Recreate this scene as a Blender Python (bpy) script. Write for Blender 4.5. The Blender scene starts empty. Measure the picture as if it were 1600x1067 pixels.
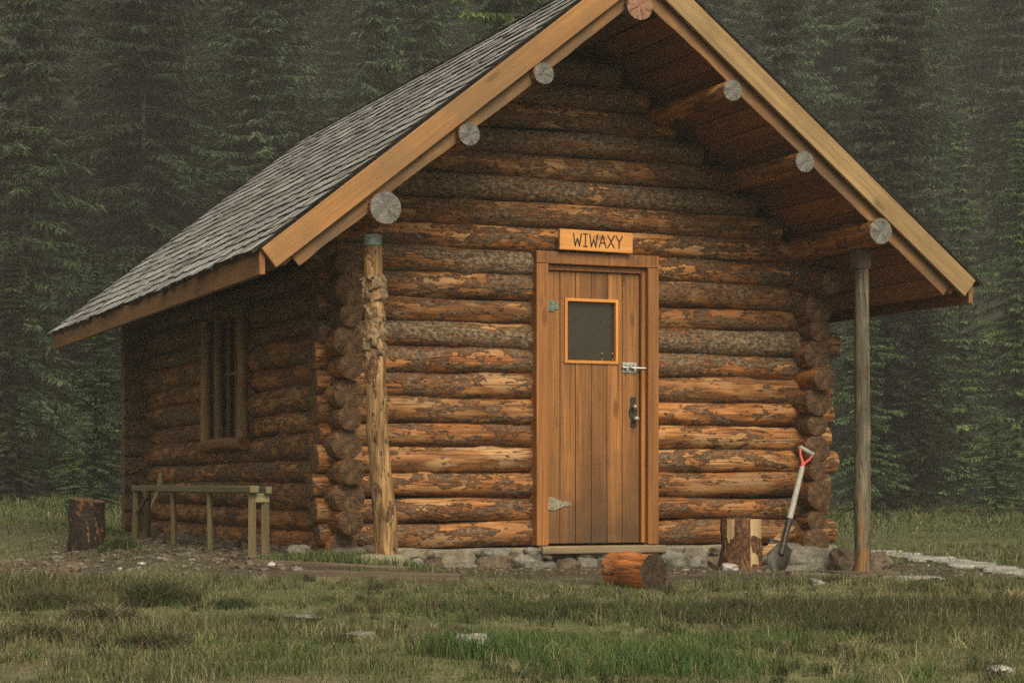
import bpy, bmesh, math, random
import numpy as np
from mathutils import Vector, Matrix, noise as mnoise
R = math.radians
scene = bpy.context.scene
COL = scene.collection

# ------------------------------------------------------------------ camera, sky, sun, exposure
EYE = .55
cam_d = bpy.data.cameras.new('camera'); cam = bpy.data.objects.new('camera', cam_d); COL.objects.link(cam)
cam.location = (0, 0, EYE); cam.rotation_euler = (R(90), 0, 0)
F, HOR = 3150., 755.                       # focal length and horizon in photo pixels
cam_d.sensor_width = 36; cam_d.lens = 36*F/1600
cam_d.shift_y = (HOR-533.5)/1600
cam_d.clip_start = .1; cam_d.clip_end = 2000
scene.camera = cam

SUN_EL, SUN_AZ = 43., 158.                 # azimuth clockwise from +Y: behind the camera, a little to its right
w = bpy.data.worlds.new("World"); scene.world = w; w.use_nodes = True
nt = w.node_tree; nt.nodes.clear()
sky = nt.nodes.new('ShaderNodeTexSky'); sky.sky_type = 'NISHITA'; sky.sun_disc = False
sky.sun_elevation = R(SUN_EL); sky.sun_rotation = R(SUN_AZ); sky.dust_density = 4.; sky.air_density = 1.2
hs = nt.nodes.new('ShaderNodeHueSaturation'); hs.inputs['Saturation'].default_value = .12
tint = nt.nodes.new('ShaderNodeMix'); tint.data_type = 'RGBA'; tint.blend_type = 'MULTIPLY'
tint.inputs['Factor'].default_value = 1.; tint.inputs['B'].default_value = (1., .925, .78, 1)
bg = nt.nodes.new('ShaderNodeBackground'); bg.inputs['Strength'].default_value = .06
out = nt.nodes.new('ShaderNodeOutputWorld')
nt.links.new(sky.outputs[0], hs.inputs['Color']); nt.links.new(hs.outputs[0], tint.inputs['A'])
nt.links.new(tint.outputs['Result'], bg.inputs['Color']); nt.links.new(bg.outputs[0], out.inputs['Surface'])

sd = bpy.data.lights.new('sun', 'SUN'); sun = bpy.data.objects.new('sun', sd); COL.objects.link(sun)
sd.energy = 1.5; sd.angle = R(34); sd.color = (1., .89, .71)
az, el = R(SUN_AZ), R(SUN_EL)
to_sun = Vector((math.sin(az)*math.cos(el), math.cos(az)*math.cos(el), math.sin(el)))
sun.rotation_euler = to_sun.to_track_quat('Z', 'Y').to_euler()

scene.view_settings.view_transform = 'Standard'; scene.view_settings.look = 'None'
scene.view_settings.gamma = 1; scene.view_settings.exposure = 1.27
scene.cycles.max_bounces = 6; scene.cycles.diffuse_bounces = 3; scene.cycles.glossy_bounces = 2
scene.cycles.volume_bounces = 1; scene.cycles.transparent_max_bounces = 8
scene.cycles.use_denoising = False

# ------------------------------------------------------------------ helpers: places
TH = math.atan(.41)
U = Vector((math.cos(TH), math.sin(TH), 0)); V = Vector((-math.sin(TH), math.cos(TH), 0))
O = Vector((130/F*13.6, 13.6, 0))          # foot of the door: origin of the cabin's own axes (a along the front, b to the back)
AL, AR = -1.82, 1.60                       # middle lines of the side walls
RIDGE_A, RIDGE_Z, SLOPE = -.155, 3.853, .795
B_FRONT, B_BACK = -1.05, 6.02
def loc(a, b, z=0): return O + U*a + V*b + Vector((0, 0, z))
def to_local(X, Y):
    dx, dy = X-O.x, Y-O.y
    return dx*U.x+dy*U.y, dx*V.x+dy*V.y
def at(px, Y): return (px-800)/F*Y         # X of something seen at column px at distance Y
def roof_z(a): return RIDGE_Z - SLOPE*abs(a-RIDGE_A)

def sstep(x, a, b):
    t = np.clip((x-a)/(b-a), 0, 1); return t*t*(3-2*t)
def vnoise(x, y, s, seed=0):
    """smooth value noise on numpy arrays"""
    x = np.asarray(x, float)*s+seed*17.3; y = np.asarray(y, float)*s-seed*9.1
    xi, yi = np.floor(x).astype(np.int64), np.floor(y).astype(np.int64)
    fx, fy = x-xi, y-yi; fx = fx*fx*(3-2*fx); fy = fy*fy*(3-2*fy)
    def h(i, j):
        n = (i*374761393 + j*668265263 + seed*1274126177) & 0x7fffffff
        n = ((n ^ (n >> 13))*1274126177) & 0x7fffffff
        return ((n ^ (n >> 16)) & 0xffff)/65535.
    return (h(xi, yi)*(1-fx)+h(xi+1, yi)*fx)*(1-fy)+(h(xi, yi+1)*(1-fx)+h(xi+1, yi+1)*fx)*fy
def ground_z(X, Y):
    X = np.asarray(X, float); Y = np.asarray(Y, float)
    a = (X-O.x)*U.x+(Y-O.y)*U.y; b = (X-O.x)*V.x+(Y-O.y)*V.y
    near = sstep(Y, 10.6, 12.6)
    z = near*(.10*sstep(-a, 1.2, 2.4)*(1-sstep(-a, 2.75, 3.5)) - .06*sstep(a, .4, 1.7)*(1-sstep(b, 1, 6)))
    z = z + .22*sstep(-X, 1.5, 9)*sstep(Y, 15, 28)
    z = z + (vnoise(X, Y, .9, 1)-.5)*.05*(1-.6*near*(1-sstep(Y, 16, 22))) + (vnoise(X, Y, 3.1, 2)-.5)*.02
    z = z + 72*sstep(Y, 46, 250) + .25*np.clip(Y-42, 0, 40)*sstep(Y, 42, 60)
    return z
def gz(X, Y): return float(ground_z(np.array([X]), np.array([Y]))[0])
def gl(a, b):
    p = loc(a, b); return gz(p.x, p.y)

# ------------------------------------------------------------------ helpers: objects
def tag(o, label=None, cat=None, group=None, kind=None):
    if label: o['label'] = label
    if cat: o['category'] = cat
    if group: o['group'] = group
    if kind: o['kind'] = kind
    return o
def empty(name, location, rz=0, label=None, cat=None, group=None):
    o = bpy.data.objects.new(name, None); COL.objects.link(o); o.location = location
    o.rotation_euler = (0, 0, rz); o.empty_display_size = .2
    return tag(o, label, cat, group)

class MB:
    """collects shapes; build() links them as one mesh object"""
    def __init__(s): s.v = []; s.f = []; s.t = []; s.m = []
    def add(s, vs, fs, tone=0., mi=0):
        n = len(s.v); s.v += [tuple(p) for p in vs]; s.t += [tone]*len(vs)
        s.f += [tuple(i+n for i in f) for f in fs]; s.m += [mi]*len(fs); return s
    def box(s, lo, hi, tone=0., M=None, mi=0):
        x0, y0, z0 = lo; x1, y1, z1 = hi
        vs = [Vector(p) for p in ((x0,y0,z0),(x1,y0,z0),(x1,y1,z0),(x0,y1,z0),(x0,y0,z1),(x1,y0,z1),(x1,y1,z1),(x0,y1,z1))]
        if M is not None: vs = [M @ p for p in vs]
        return s.add(vs, [(0,3,2,1),(4,5,6,7),(0,1,5,4),(1,2,6,5),(2,3,7,6),(3,0,4,7)], tone, mi)
    def tube(s, pts, rad, seg=10, tone=0., wob=0., seed=0, mi=0, cap_mi=None, round_end=0., knots=()):
        pts = [Vector(p) for p in pts]; n = len(pts)
        if not hasattr(rad, '__len__'): rad = [rad]*n
        base = len(s.v); d0 = (pts[-1]-pts[0]).normalized()
        up = Vector((0, 0, 1)) if abs(d0.z) < .9 else Vector((1, 0, 0))
        vs = []
        for i, p in enumerate(pts):
            d = (pts[min(i+1, n-1)]-pts[max(i-1, 0)]).normalized()
            x = up.cross(d).normalized(); y = d.cross(x)
            for k in range(seg):
                a = 2*math.pi*k/seg; q = x*math.cos(a)+y*math.sin(a); r = rad[i]
                if wob:
                    r *= 1+wob*mnoise.noise(Vector((p.x*3+q.x*1.3+seed*7.7, p.y*3+q.y*1.3, p.z*3+q.z*1.3+seed)))
                    r *= 1+wob*.45*mnoise.noise(Vector((p.x*13+q.x*3+seed*3.1, p.y*13+q.y*3, p.z*13+q.z*3)))
                for (kt, ka, kr) in knots:
                    dd = ((i/(n-1)-kt)*(pts[-1]-pts[0]).length/.05)**2+(((a-ka+math.pi) % (2*math.pi)-math.pi)/.5)**2
                    r += kr*math.exp(-dd)
                vs.append(p+q*r)
        fs = [(i*seg+k, i*seg+(k+1) % seg, (i+1)*seg+(k+1) % seg, (i+1)*seg+k) for i in range(n-1) for k in range(seg)]
        s.add(vs, fs, tone, mi)
        cm = mi if cap_mi is None else cap_mi
        for e, i, sg in ((0, 0, -1), (1, n-1, 1)):     # end faces: own vertices, an inner ring, so the edge stays crisp
            ring = vs[i*seg:(i+1)*seg]; c = sum(ring, Vector())/seg
            d = (pts[1]-pts[0] if e == 0 else pts[-1]-pts[-2]).normalized()*sg
            rr = rad[i]*round_end
            in1 = [c+(p-c)*.82+d*rr*.8 for p in ring]; in2 = [c+(p-c)*.4+d*rr for p in ring]
            vv = ring+in1+in2+[c+d*rr*1.05]
            ff = [(j*seg+k, j*seg+(k+1) % seg, (j+1)*seg+(k+1) % seg, (j+1)*seg+k) for j in range(2) for k in range(seg)]
            ff += [(2*seg+k, 2*seg+(k+1) % seg, 3*seg) for k in range(seg)]
            if e == 0: ff = [f[::-1] for f in ff]
            s.add(vv, ff, tone, cm)
        return s
    def rock(s, c, size, seed=0, sub=3, rough=.35, tone=0., mi=0, rz=0, flat=0.):
        bm = bmesh.new(); bmesh.ops.create_icosphere(bm, subdivisions=sub, radius=1)
        M = Matrix.Rotation(rz, 3, 'Z'); vs = []
        for vtx in bm.verts:
            p = vtx.co.normalized()
            k = 1+rough*(mnoise.noise(p*1.1+Vector((seed*3.7, seed*1.9, seed)))+.45*mnoise.noise(p*2.7+Vector((seed, 5, seed*2.1)))+.2*mnoise.noise(p*6.+Vector((seed, 5, seed*2.1))))
            q = p*k
            if flat: q.z = min(q.z, flat)+max(0, q.z-flat)*.15
            # blocky: push towards a box
            m = max(abs(q.x), abs(q.y), abs(q.z)); q = q*(1-.25)+q/m*.25*k
            q = M @ Vector((q.x*size[0], q.y*size[1], q.z*size[2])); vs.append(q+Vector(c))
        fs = [tuple(x.index for x in f.verts) for f in bm.faces]; bm.free()
        return s.add(vs, fs, tone, mi)
    def build(s, name, mats, parent=None, smooth=False, bevel=0., loc=None, M=None, angle=None):
        me = bpy.data.meshes.new(name); me.from_pydata(s.v, [], s.f); 
        at_ = me.attributes.new('tone', 'FLOAT', 'POINT'); at_.data.foreach_set('value', s.t)
        if not isinstance(mats, (list, tuple)): mats = [mats]
        for m in mats: me.materials.append(m)
        me.polygons.foreach_set('material_index', s.m)
        if smooth: me.polygons.foreach_set('use_smooth', [True]*len(s.f))
        me.update()
        if smooth and angle: me.set_sharp_from_angle(angle=angle)
        o = bpy.data.objects.new(name, me); COL.objects.link(o)
        if parent: o.parent = parent
        if loc is not None: o.location = loc
        if M is not None: o.matrix_basis = M
        if bevel:
            b = o.modifiers.new('bevel', 'BEVEL'); b.width = bevel; b.segments = 2; b.limit_method = 'ANGLE'; b.harden_normals = False
        return o

def np_mesh(name, verts, faces_flat, sizes, mat, attrs=None, smooth=False, mat_idx=None, mats=None):
    me = bpy.data.meshes.new(name)
    nv, nl, nf = len(verts), len(faces_flat), len(sizes)
    me.vertices.add(nv); me.vertices.foreach_set('co', np.asarray(verts, np.float32).ravel())
    me.loops.add(nl); me.loops.foreach_set('vertex_index', np.asarray(faces_flat, np.int32))
    me.polygons.add(nf)
    st = np.zeros(nf, np.int32); st[1:] = np.cumsum(sizes)[:-1]
    me.polygons.foreach_set('loop_start', st)
    for m in (mats or [mat]): me.materials.append(m)
    if mat_idx is not None: me.polygons.foreach_set('material_index', np.asarray(mat_idx, np.int32))
    me.update(calc_edges=True)
    for k, a in (attrs or {}).items():
        a = np.asarray(a, np.float32)
        if a.ndim == 2:
            at_ = me.attributes.new(k, 'FLOAT_COLOR', 'POINT')
            at_.data.foreach_set('color', np.concatenate([a, np.ones((len(a), 1), np.float32)], 1).ravel())
        else:
            at_ = me.attributes.new(k, 'FLOAT', 'POINT'); at_.data.foreach_set('value', a)
    me.validate()
    if smooth: me.polygons.foreach_set('use_smooth', [True]*len(me.polygons))
    return me

# ------------------------------------------------------------------ helpers: materials
class NT:
    def __init__(s, name):
        s.m = bpy.data.materials.new(name); s.m.use_nodes = True; s.t = s.m.node_tree; s.t.nodes.clear()
        s.out = s.t.nodes.new('ShaderNodeOutputMaterial'); s.b = s.n('ShaderNodeBsdfPrincipled'); s.l(s.b.outputs[0], s.out.inputs[0])
    def n(s, t, **k):
        x = s.t.nodes.new(t)
        for a, b in k.items(): setattr(x, a, b)
        return x
    def l(s, a, b): s.t.links.new(a, b)
    def put(s, inp, val):
        if hasattr(val, 'is_output'): s.l(val, inp)
        else: inp.default_value = val
    def coord(s, which='Object', scale=(1,1,1), off=None):
        c = s.n('ShaderNodeTexCoord'); m = s.n('ShaderNodeMapping'); s.l(c.outputs[which], m.inputs['Vector'])
        m.inputs['Scale'].default_value = scale
        if off is not None:
            a = s.n('ShaderNodeVectorMath', operation='ADD'); s.l(c.outputs[which], a.inputs[0]); s.l(off, a.inputs[1]); s.l(a.outputs[0], m.inputs['Vector'])
        return m.outputs[0]
    def noise(s, vec, scale=5, detail=4, rough=.6, dist=0):
        x = s.n('ShaderNodeTexNoise'); s.l(vec, x.inputs['Vector'])
        for k, v_ in (('Scale', scale), ('Detail', detail), ('Roughness', rough), ('Distortion', dist)): s.put(x.inputs[k], v_)
        return x.outputs['Fac']
    def vor(s, vec, scale=5, feature='F1', out='Distance', rnd=1.):
        x = s.n('ShaderNodeTexVoronoi', feature=feature); s.l(vec, x.inputs['Vector']); x.inputs['Scale'].default_value = scale
        x.inputs['Randomness'].default_value = rnd
        return x.outputs[out]
    def ramp(s, fac, stops, interp='LINEAR'):
        x = s.n('ShaderNodeValToRGB'); s.l(fac, x.inputs[0]); e = x.color_ramp.elements; x.color_ramp.interpolation = interp
        while len(e) < len(stops): e.new(.5)
        for i, (p, c) in enumerate(stops):
            e[i].position = p
            e[i].color = (c, c, c, 1) if not hasattr(c, '__len__') else (*c, 1)
        return x.outputs[0]
    def math(s, op, a, b=0., c=0., clamp=False):
        x = s.n('ShaderNodeMath', operation=op); x.use_clamp = clamp
        for i, v_ in enumerate((a, b, c)): s.put(x.inputs[i], v_)
        return x.outputs[0]
    def mix(s, f, a, b, mode='MIX'):
        x = s.n('ShaderNodeMix', data_type='RGBA', blend_type=mode)
        for k, v_ in (('Factor', f), ('A', a), ('B', b)):
            if isinstance(v_, tuple) and len(v_) == 3: v_ = (*v_, 1)
            s.put(x.inputs[k], v_)
        return x.outputs['Result']
    def attr(s, name, out='Fac'):
        x = s.n('ShaderNodeAttribute'); x.attribute_name = name; return x.outputs[out]
    def vec(s, x, y, z):
        c = s.n('ShaderNodeCombineXYZ')
        for i, v_ in enumerate((x, y, z)): s.put(c.inputs[i], v_)
        return c.outputs[0]
    def bump(s, h, strength=.5, dist=.01):
        x = s.n('ShaderNodeBump'); x.inputs['Strength'].default_value = strength; x.inputs['Distance'].default_value = dist
        s.l(h, x.inputs['Height']); s.l(x.outputs[0], s.b.inputs['Normal'])
    def done(s, color, rough=.7, spec=.3, **k):
        s.put(s.b.inputs['Base Color'], color if not isinstance(color, tuple) else (*color, 1)); s.put(s.b.inputs['Roughness'], rough)
        s.b.inputs['Specular IOR Level'].default_value = spec
        for a, v_ in k.items(): s.put(s.b.inputs[a.replace('_', ' ')], v_)
        return s.m

def m_log(name, bark0, bark1, wood0, wood1, wood2, patch=1.):
    """half-peeled log, its length along the object's X. obj.color: r = how much is peeled, g = how grey the bark is"""
    s = NT(name); oi = s.n('ShaderNodeObjectInfo'); rnd = s.math('MULTIPLY', oi.outputs['Random'], 137.)
    off = s.vec(rnd, s.math('MULTIPLY', rnd, .37), s.math('MULTIPLY', rnd, .71))
    sep = s.n('ShaderNodeSeparateColor'); s.l(oi.outputs['Color'], sep.inputs[0]); pe, gr, pl = sep.outputs[0], sep.outputs[1], sep.outputs[2]
    c1 = s.coord('Object', (2.1, 7.5, 7.5), off); c2 = s.coord('Object', (8, 19, 19), off); c3 = s.coord('Object', (3., 46, 46), off); c4 = s.coord('Object', (22, 30, 30), off)
    r2 = s.math('FRACT', s.math('MULTIPLY', oi.outputs['Random'], 7919.)); r3 = s.math('FRACT', s.math('MULTIPLY', oi.outputs['Random'], 3571.))
    n1 = s.noise(c1, s.math('MULTIPLY_ADD', r2, 1.3, .85), 3, .5, s.math('MULTIPLY', r3, .9)); n2 = s.noise(c2, 1.6, 4, .6, .6); n4 = s.noise(c4, 1.6, 3, .6)
    n1 = s.math('MULTIPLY_ADD', s.math('SUBTRACT', n2, .5), .62, n1); n1 = s.math('MULTIPLY_ADD', s.math('SUBTRACT', n4, .5), .16, n1)
    th = s.math('SUBTRACT', .80, s.math('MULTIPLY', pe, .56))
    mask = s.math('MULTIPLY', s.math('SUBTRACT', n1, th), 26.*patch, clamp=True)
    g = s.noise(c3, 1., 4, .65)
    wood = s.ramp(g, [(.3, wood0), (.5, wood1), (.72, wood2)])
    wood = s.mix(s.ramp(s.noise(c2, .55, 2), [(.42, 0.), (.64, .85)]), wood, tuple(x*.52 for x in wood1))
    wood = s.mix(s.ramp(s.noise(s.coord('Object', (1.3, 17, 17), off), 1., 3, .6), [(.46, 0.), (.6, .75)]), wood, tuple(x*.75 for x in wood0))
    pale = s.ramp(s.noise(s.coord('Object', (2.4, 9, 9), off), 1.1, 3), [(.5, 0.), (.6, 1.)])
    wood = s.mix(s.math('MULTIPLY', pale, s.math('MULTIPLY', pl, .7)), wood, (.50, .32, .15))
    tv = s.math('MULTIPLY_ADD', r3, .45, .72); wood = s.mix(1., wood, s.vec(tv, s.math('MULTIPLY', tv, s.math('MULTIPLY_ADD', r2, .16, .94)), s.math('MULTIPLY', tv, s.math('MULTIPLY_ADD', r2, .35, .85))), 'MULTIPLY')
    bark = s.ramp(n4, [(.32, tuple(x*.45 for x in bark0)), (.5, bark0), (.66, bark1)])
    greyb = s.ramp(n4, [(.34, (.055, .042, .028)), (.5, (.15, .112, .069)), (.64, (.30, .235, .15))])
    bark = s.mix(gr, bark, greyb)
    inner = s.math('MULTIPLY', s.math('SUBTRACT', n1, s.math('SUBTRACT', th, .09)), 20., clamp=True)
    bark = s.mix(s.math('MULTIPLY', inner, s.math('MULTIPLY_ADD', gr, -.7, .85)), bark, s.ramp(n2, [(.36, (.075, .032, .014)), (.5, (.15, .062, .022)), (.64, (.25, .115, .042))]))
    spots = s.ramp(s.vor(s.coord('Object', (9, 17, 17), off), 1.), [(.12, 1.), (.2, 0.)]); 
    col = s.mix(mask, bark, wood); col = s.mix(s.math('MULTIPLY', spots, .75), col, (.02, .014, .009))
    cr = s.ramp(s.noise(s.coord('Object', (.8, 26, 26), off), 1., 2, .4, .3), [(.485, 0.), (.5, 1.), (.515, 0.)])
    col = s.mix(s.math('MULTIPLY', cr, s.math('MULTIPLY', mask, .65)), col, (.03, .017, .009))
    h = s.math('ADD', s.math('MULTIPLY', mask, -1.3), s.math('ADD', s.math('MULTIPLY', s.math('MULTIPLY', n4, 1.1), s.math('SUBTRACT', 1.15, mask)), s.math('MULTIPLY', g, .3)))
    h = s.math('SUBTRACT', h, s.math('MULTIPLY', cr, .5))
    s.bump(h, .85, .012)
    return s.done(col, s.math('MULTIPLY_ADD', mask, -.14, .8), .3)

def m_wood(name, c0, c1, c2, axis='z', fine=38., rough=.6, spec=.3, weather=None, wfac=.5, bump=.25, dark=.35, tone=.45):
    """sawn board; grain along the given local axis; the attribute tone shifts each board"""
    s = NT(name); t = s.attr('tone'); off = s.vec(s.math('MULTIPLY', t, 91.), s.math('MULTIPLY', t, 37.), s.math('MULTIPLY', t, 53.))
    sc = {'x': (1.3, fine, fine), 'y': (fine, 1.3, fine), 'z': (fine, fine, 1.3)}[axis]
    bs = {'x': (.5, 5, 5), 'y': (5, .5, 5), 'z': (5, 5, .5)}[axis]
    g = s.noise(s.coord('Object', sc, off), 1.2, 5, .65, .3); b = s.noise(s.coord('Object', bs, off), 1.1, 3, .55, .3)
    col = s.ramp(g, [(.28, c0), (.5, c1), (.74, c2)])
    col = s.mix(s.ramp(b, [(.4, 0.), (.66, dark*1.4)]), col, tuple(x*.42 for x in c1))
    if weather: col = s.mix(s.math('MULTIPLY', s.ramp(s.noise(s.coord('Object', (1.7, 1.7, 1.7), off), 1.3, 5, .65), [(.4, 0.), (.62, 1.)]), wfac), col, weather)
    tn = s.math('FRACT', s.math('MULTIPLY', t, 7.31))
    v_ = s.math('MULTIPLY_ADD', tn, tone, 1-tone*.5); col = s.mix(1., col, s.vec(v_, v_, v_), 'MULTIPLY')
    kn = s.ramp(s.vor(s.coord('Object', {'x': (2.2, 7, 7), 'y': (7, 2.2, 7), 'z': (7, 7, 2.2)}[axis], off), 1.), [(.1, 1.), (.17, 0.)])
    col = s.mix(s.math('MULTIPLY', kn, .6), col, tuple(x*.25 for x in c1))
    s.bump(g, bump, .006); return s.done(col, rough, spec)
def m_speck(name, c0, c1, c2, scale=9., rough=.85, spec=.25, bump=.5, dist=.01, metal=0., fine=3.):
    s = NT(name); c = s.coord('Object'); n = s.noise(c, scale, 6, .65); m = s.noise(c, scale*fine*2, 3, .6)
    col = s.ramp(s.math('MULTIPLY_ADD', m, .35, s.math('MULTIPLY', n, .65)), [(.36, c0), (.5, c1), (.64, c2)])
    s.bump(s.math('MULTIPLY_ADD', m, .3, n), bump, dist); return s.done(col, rough, spec, Metallic=metal)

M = {}
M['log'] = m_log('peeling_log', (.095, .054, .027), (.20, .125, .066), (.15, .050, .013), (.36, .142, .038), (.48, .23, .072))
def m_end(name, c0, c1, c2, rs_=.35, cs_=.85):
    s = NT(name); oi = s.n('ShaderNodeObjectInfo'); c = s.n('ShaderNodeTexCoord'); sp = s.n('ShaderNodeSeparateXYZ'); s.l(c.outputs['Object'], sp.inputs[0])
    y, z = sp.outputs['Y'], sp.outputs['Z']; r = s.math('SQRT', s.math('ADD', s.math('MULTIPLY', y, y), s.math('MULTIPLY', z, z)))
    r = s.math('MULTIPLY_ADD', s.noise(s.coord('Object'), 14., 3), .022, r)
    ring = s.math('MULTIPLY_ADD', s.math('SINE', s.math('MULTIPLY', r, 640.)), .5, .5)
    ang = s.math('ARCTAN2', y, z); rnd = s.math('MULTIPLY', oi.outputs['Random'], 50.)
    ck = s.ramp(s.noise(s.vec(s.math('MULTIPLY', ang, 1.), rnd, s.math('MULTIPLY', r, 2.)), 2.6, 2, .4), [(.47, 0.), (.495, 1.), (.52, 0.)])
    n = s.noise(s.coord('Object'), 22., 5, .7)
    col = s.ramp(n, [(.3, c0), (.5, c1), (.7, c2)]); col = s.mix(s.math('MULTIPLY', ring, rs_), col, c0)
    col = s.mix(s.math('MULTIPLY', ck, cs_), col, tuple(x*.3 for x in c0))
    s.bump(s.math('SUBTRACT', s.math('MULTIPLY_ADD', ring, .2, n), ck), .7, .01); return s.done(col, .8, .25)
M['log_end'] = m_end('dark_log_end', (.05, .027, .014), (.115, .064, .032), (.20, .12, .062), .3, .6)
M['nose'] = m_end('grey_sawn_end', (.085, .08, .07), (.15, .143, .127), (.23, .22, .195), .3, .55)
M['nose_brown'] = m_end('brown_sawn_end', (.17, .085, .05), (.27, .145, .09), (.36, .21, .14), .3, .6)
M['cut_grey'] = m_speck('grey_cut_face', (.095, .09, .08), (.155, .148, .132), (.22, .21, .185), 26., .8, bump=.25, dist=.004)
M['post'] = m_wood('weathered_post', (.10, .052, .02), (.29, .165, .066), (.42, .27, .125), 'z', 15., .65, weather=(.10, .065, .035), wfac=.6, bump=.8, dark=.5)
M['collar'] = m_speck('flaking_bark', (.07, .042, .022), (.17, .115, .065), (.30, .215, .13), 22., bump=.9, dist=.015)
M['post_grey'] = m_wood('grey_post', (.08, .06, .033), (.145, .112, .065), (.20, .16, .098), 'z', 24., .7, weather=(.09, .07, .04), wfac=.4, bump=.35, dark=.3)
M['barge'] = m_wood('golden_board', (.20, .088, .024), (.33, .155, .044), (.42, .225, .075), 'x', 44., .55, weather=(.15, .085, .034), wfac=.7, bump=.35, dark=.5)
M['barge_dull'] = m_wood('dulled_golden_board', (.15, .095, .04), (.25, .16, .066), (.33, .225, .10), 'x', 44., .6, weather=(.13, .085, .038), wfac=.6, bump=.35, dark=.5)
M['strip'] = m_wood('bark_edged_strip', (.055, .026, .011), (.19, .095, .034), (.31, .165, .062), 'x', 14., .7, weather=(.09, .06, .035), wfac=.8, bump=.6)
M['fascia'] = m_wood('brown_fascia', (.12, .052, .018), (.20, .092, .032), (.26, .13, .05), 'y', 20., .65, bump=.2)
M['soffit'] = m_wood('soffit_boards', (.15, .056, .02), (.24, .095, .034), (.31, .135, .052), 'y', 20., .7, bump=.25)
M['door'] = m_wood('stained_door_boards', (.08, .030, .007), (.25, .103, .024), (.37, .165, .047), 'z', 60., .5, .35, bump=.35, dark=.5, tone=.34)
M['frame'] = m_wood('stained_door_frame', (.11, .040, .009), (.29, .115, .027), (.41, .175, .048), 'z', 50., .5, .35, bump=.3, dark=.4, tone=.3)
M['trim'] = m_wood('orange_window_trim', (.42, .17, .03), (.52, .22, .045), (.58, .27, .07), 'z', 36., .45, bump=.1, dark=.1)
M['sill'] = m_wood('weathered_sill', (.17, .12, .065), (.32, .24, .14), (.42, .33, .21), 'x', 26., .7, weather=(.12, .08, .045), wfac=.5, bump=.4)
M['signwood'] = m_wood('sign_wood', (.50, .21, .048), (.60, .27, .07), (.66, .33, .10), 'x', 30., .5, bump=.1, dark=.1, tone=0.)
M['paint_black'] = m_speck('black_paint', (.008, .007, .006), (.012, .01, .008), (.016, .013, .01), 30., .6, bump=.05)
M['greywood'] = m_wood('grey_green_wood', (.11, .10, .055), (.20, .18, .10), (.28, .25, .15), 'x', 26., .75, weather=(.12, .13, .065), wfac=.5, bump=.4)
M['plank'] = m_wood('old_ground_plank', (.06, .042, .026), (.115, .085, .056), (.18, .14, .095), 'x', 22., .8, weather=(.05, .036, .022), wfac=.6, bump=.6)
M['steel'] = m_speck('galvanised_steel', (.32, .32, .30), (.42, .42, .39), (.5, .5, .47), 30., .4, .5, .15, .002, .8)
M['teal'] = m_speck('verdigris_strap', (.07, .095, .08), (.125, .16, .135), (.19, .225, .19), 40., .6, .4, .3, .003, .3)
M['hinge'] = m_speck('rusty_plated_hinge', (.12, .10, .06), (.25, .22, .15), (.40, .36, .26), 60., .55, .4, .4, .003, .5)
M['iron'] = m_speck('dark_iron', (.02, .017, .014), (.035, .029, .024), (.06, .05, .04), 40., .55, .45, .2, .002, .5)
M['stone'] = m_speck('grey_stone', (.065, .06, .048), (.135, .124, .10), (.235, .218, .18), 7., bump=.8, dist=.02)
M['brownstone'] = m_speck('brown_stone', (.05, .035, .023), (.10, .072, .048), (.18, .135, .09), 9., bump=.8, dist=.015)
M['mortar'] = m_speck('pale_mortar', (.09, .077, .053), (.165, .142, .10), (.25, .22, .16), 12., bump=.6, dist=.012)
M['concrete'] = m_speck('mossy_concrete', (.10, .095, .06), (.19, .175, .115), (.27, .25, .17), 8., bump=.5, dist=.01)
M['slab'] = m_speck('pale_flagstone', (.17, .16, .14), (.29, .275, .25), (.40, .385, .355), 6., .5, .4, .5, .01)

def m_glass(name, c):
    s = NT(name); n = s.noise(s.coord('Object'), 3., 3); s.bump(n, .05, .004)
    col = s.ramp(n, [(.3, tuple(x*.8 for x in c)), (.7, tuple(x*1.2 for x in c))])
    return s.done(col, .22, .35)
M['pane'] = m_glass('brown_dark_pane', (.030, .025, .014))  # opaque dark brown with faint mottling
M['pane2'] = m_glass('dark_pane', (.012, .010, .007))

def m_shingle():
    s = NT('weathered_shingle'); t = s.attr('tone'); off = s.vec(s.math('MULTIPLY', t, 91.), s.math('MULTIPLY', t, 37.), 0.)
    g = s.noise(s.coord('Object', (3., 45, 3.), off), 1., 4, .6)
    tn = s.math('FRACT', s.math('MULTIPLY', t, 7.31))
    a = s.ramp(g, [(.3, (.19, .195, .19)), (.5, (.33, .335, .33)), (.72, (.50, .505, .495))])
    b = s.ramp(tn, [(0., (.38, .34, .30)), (.25, (.74, .71, .68)), (.75, (1., .99, .97)), (1., (1.25, 1.23, 1.2))]); col = s.mix(1., a, b, 'MULTIPLY')
    mo = s.ramp(s.noise(s.coord('Object', (1.2, 1.2, 1.2)), 1.4, 4), [(.52, 0.), (.68, .5)]); col = s.mix(mo, col, (.10, .10, .07))
    s.bump(g, .4, .006); return s.done(col, .42, .5)
M['shingle'] = m_shingle()
M['shingle_end'] = m_speck('shingle_butt', (.005, .004, .0035), (.011, .009, .007), (.03, .025, .02), 20.)  # dark end grain, blackened further to draw shadow lines between courses

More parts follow.
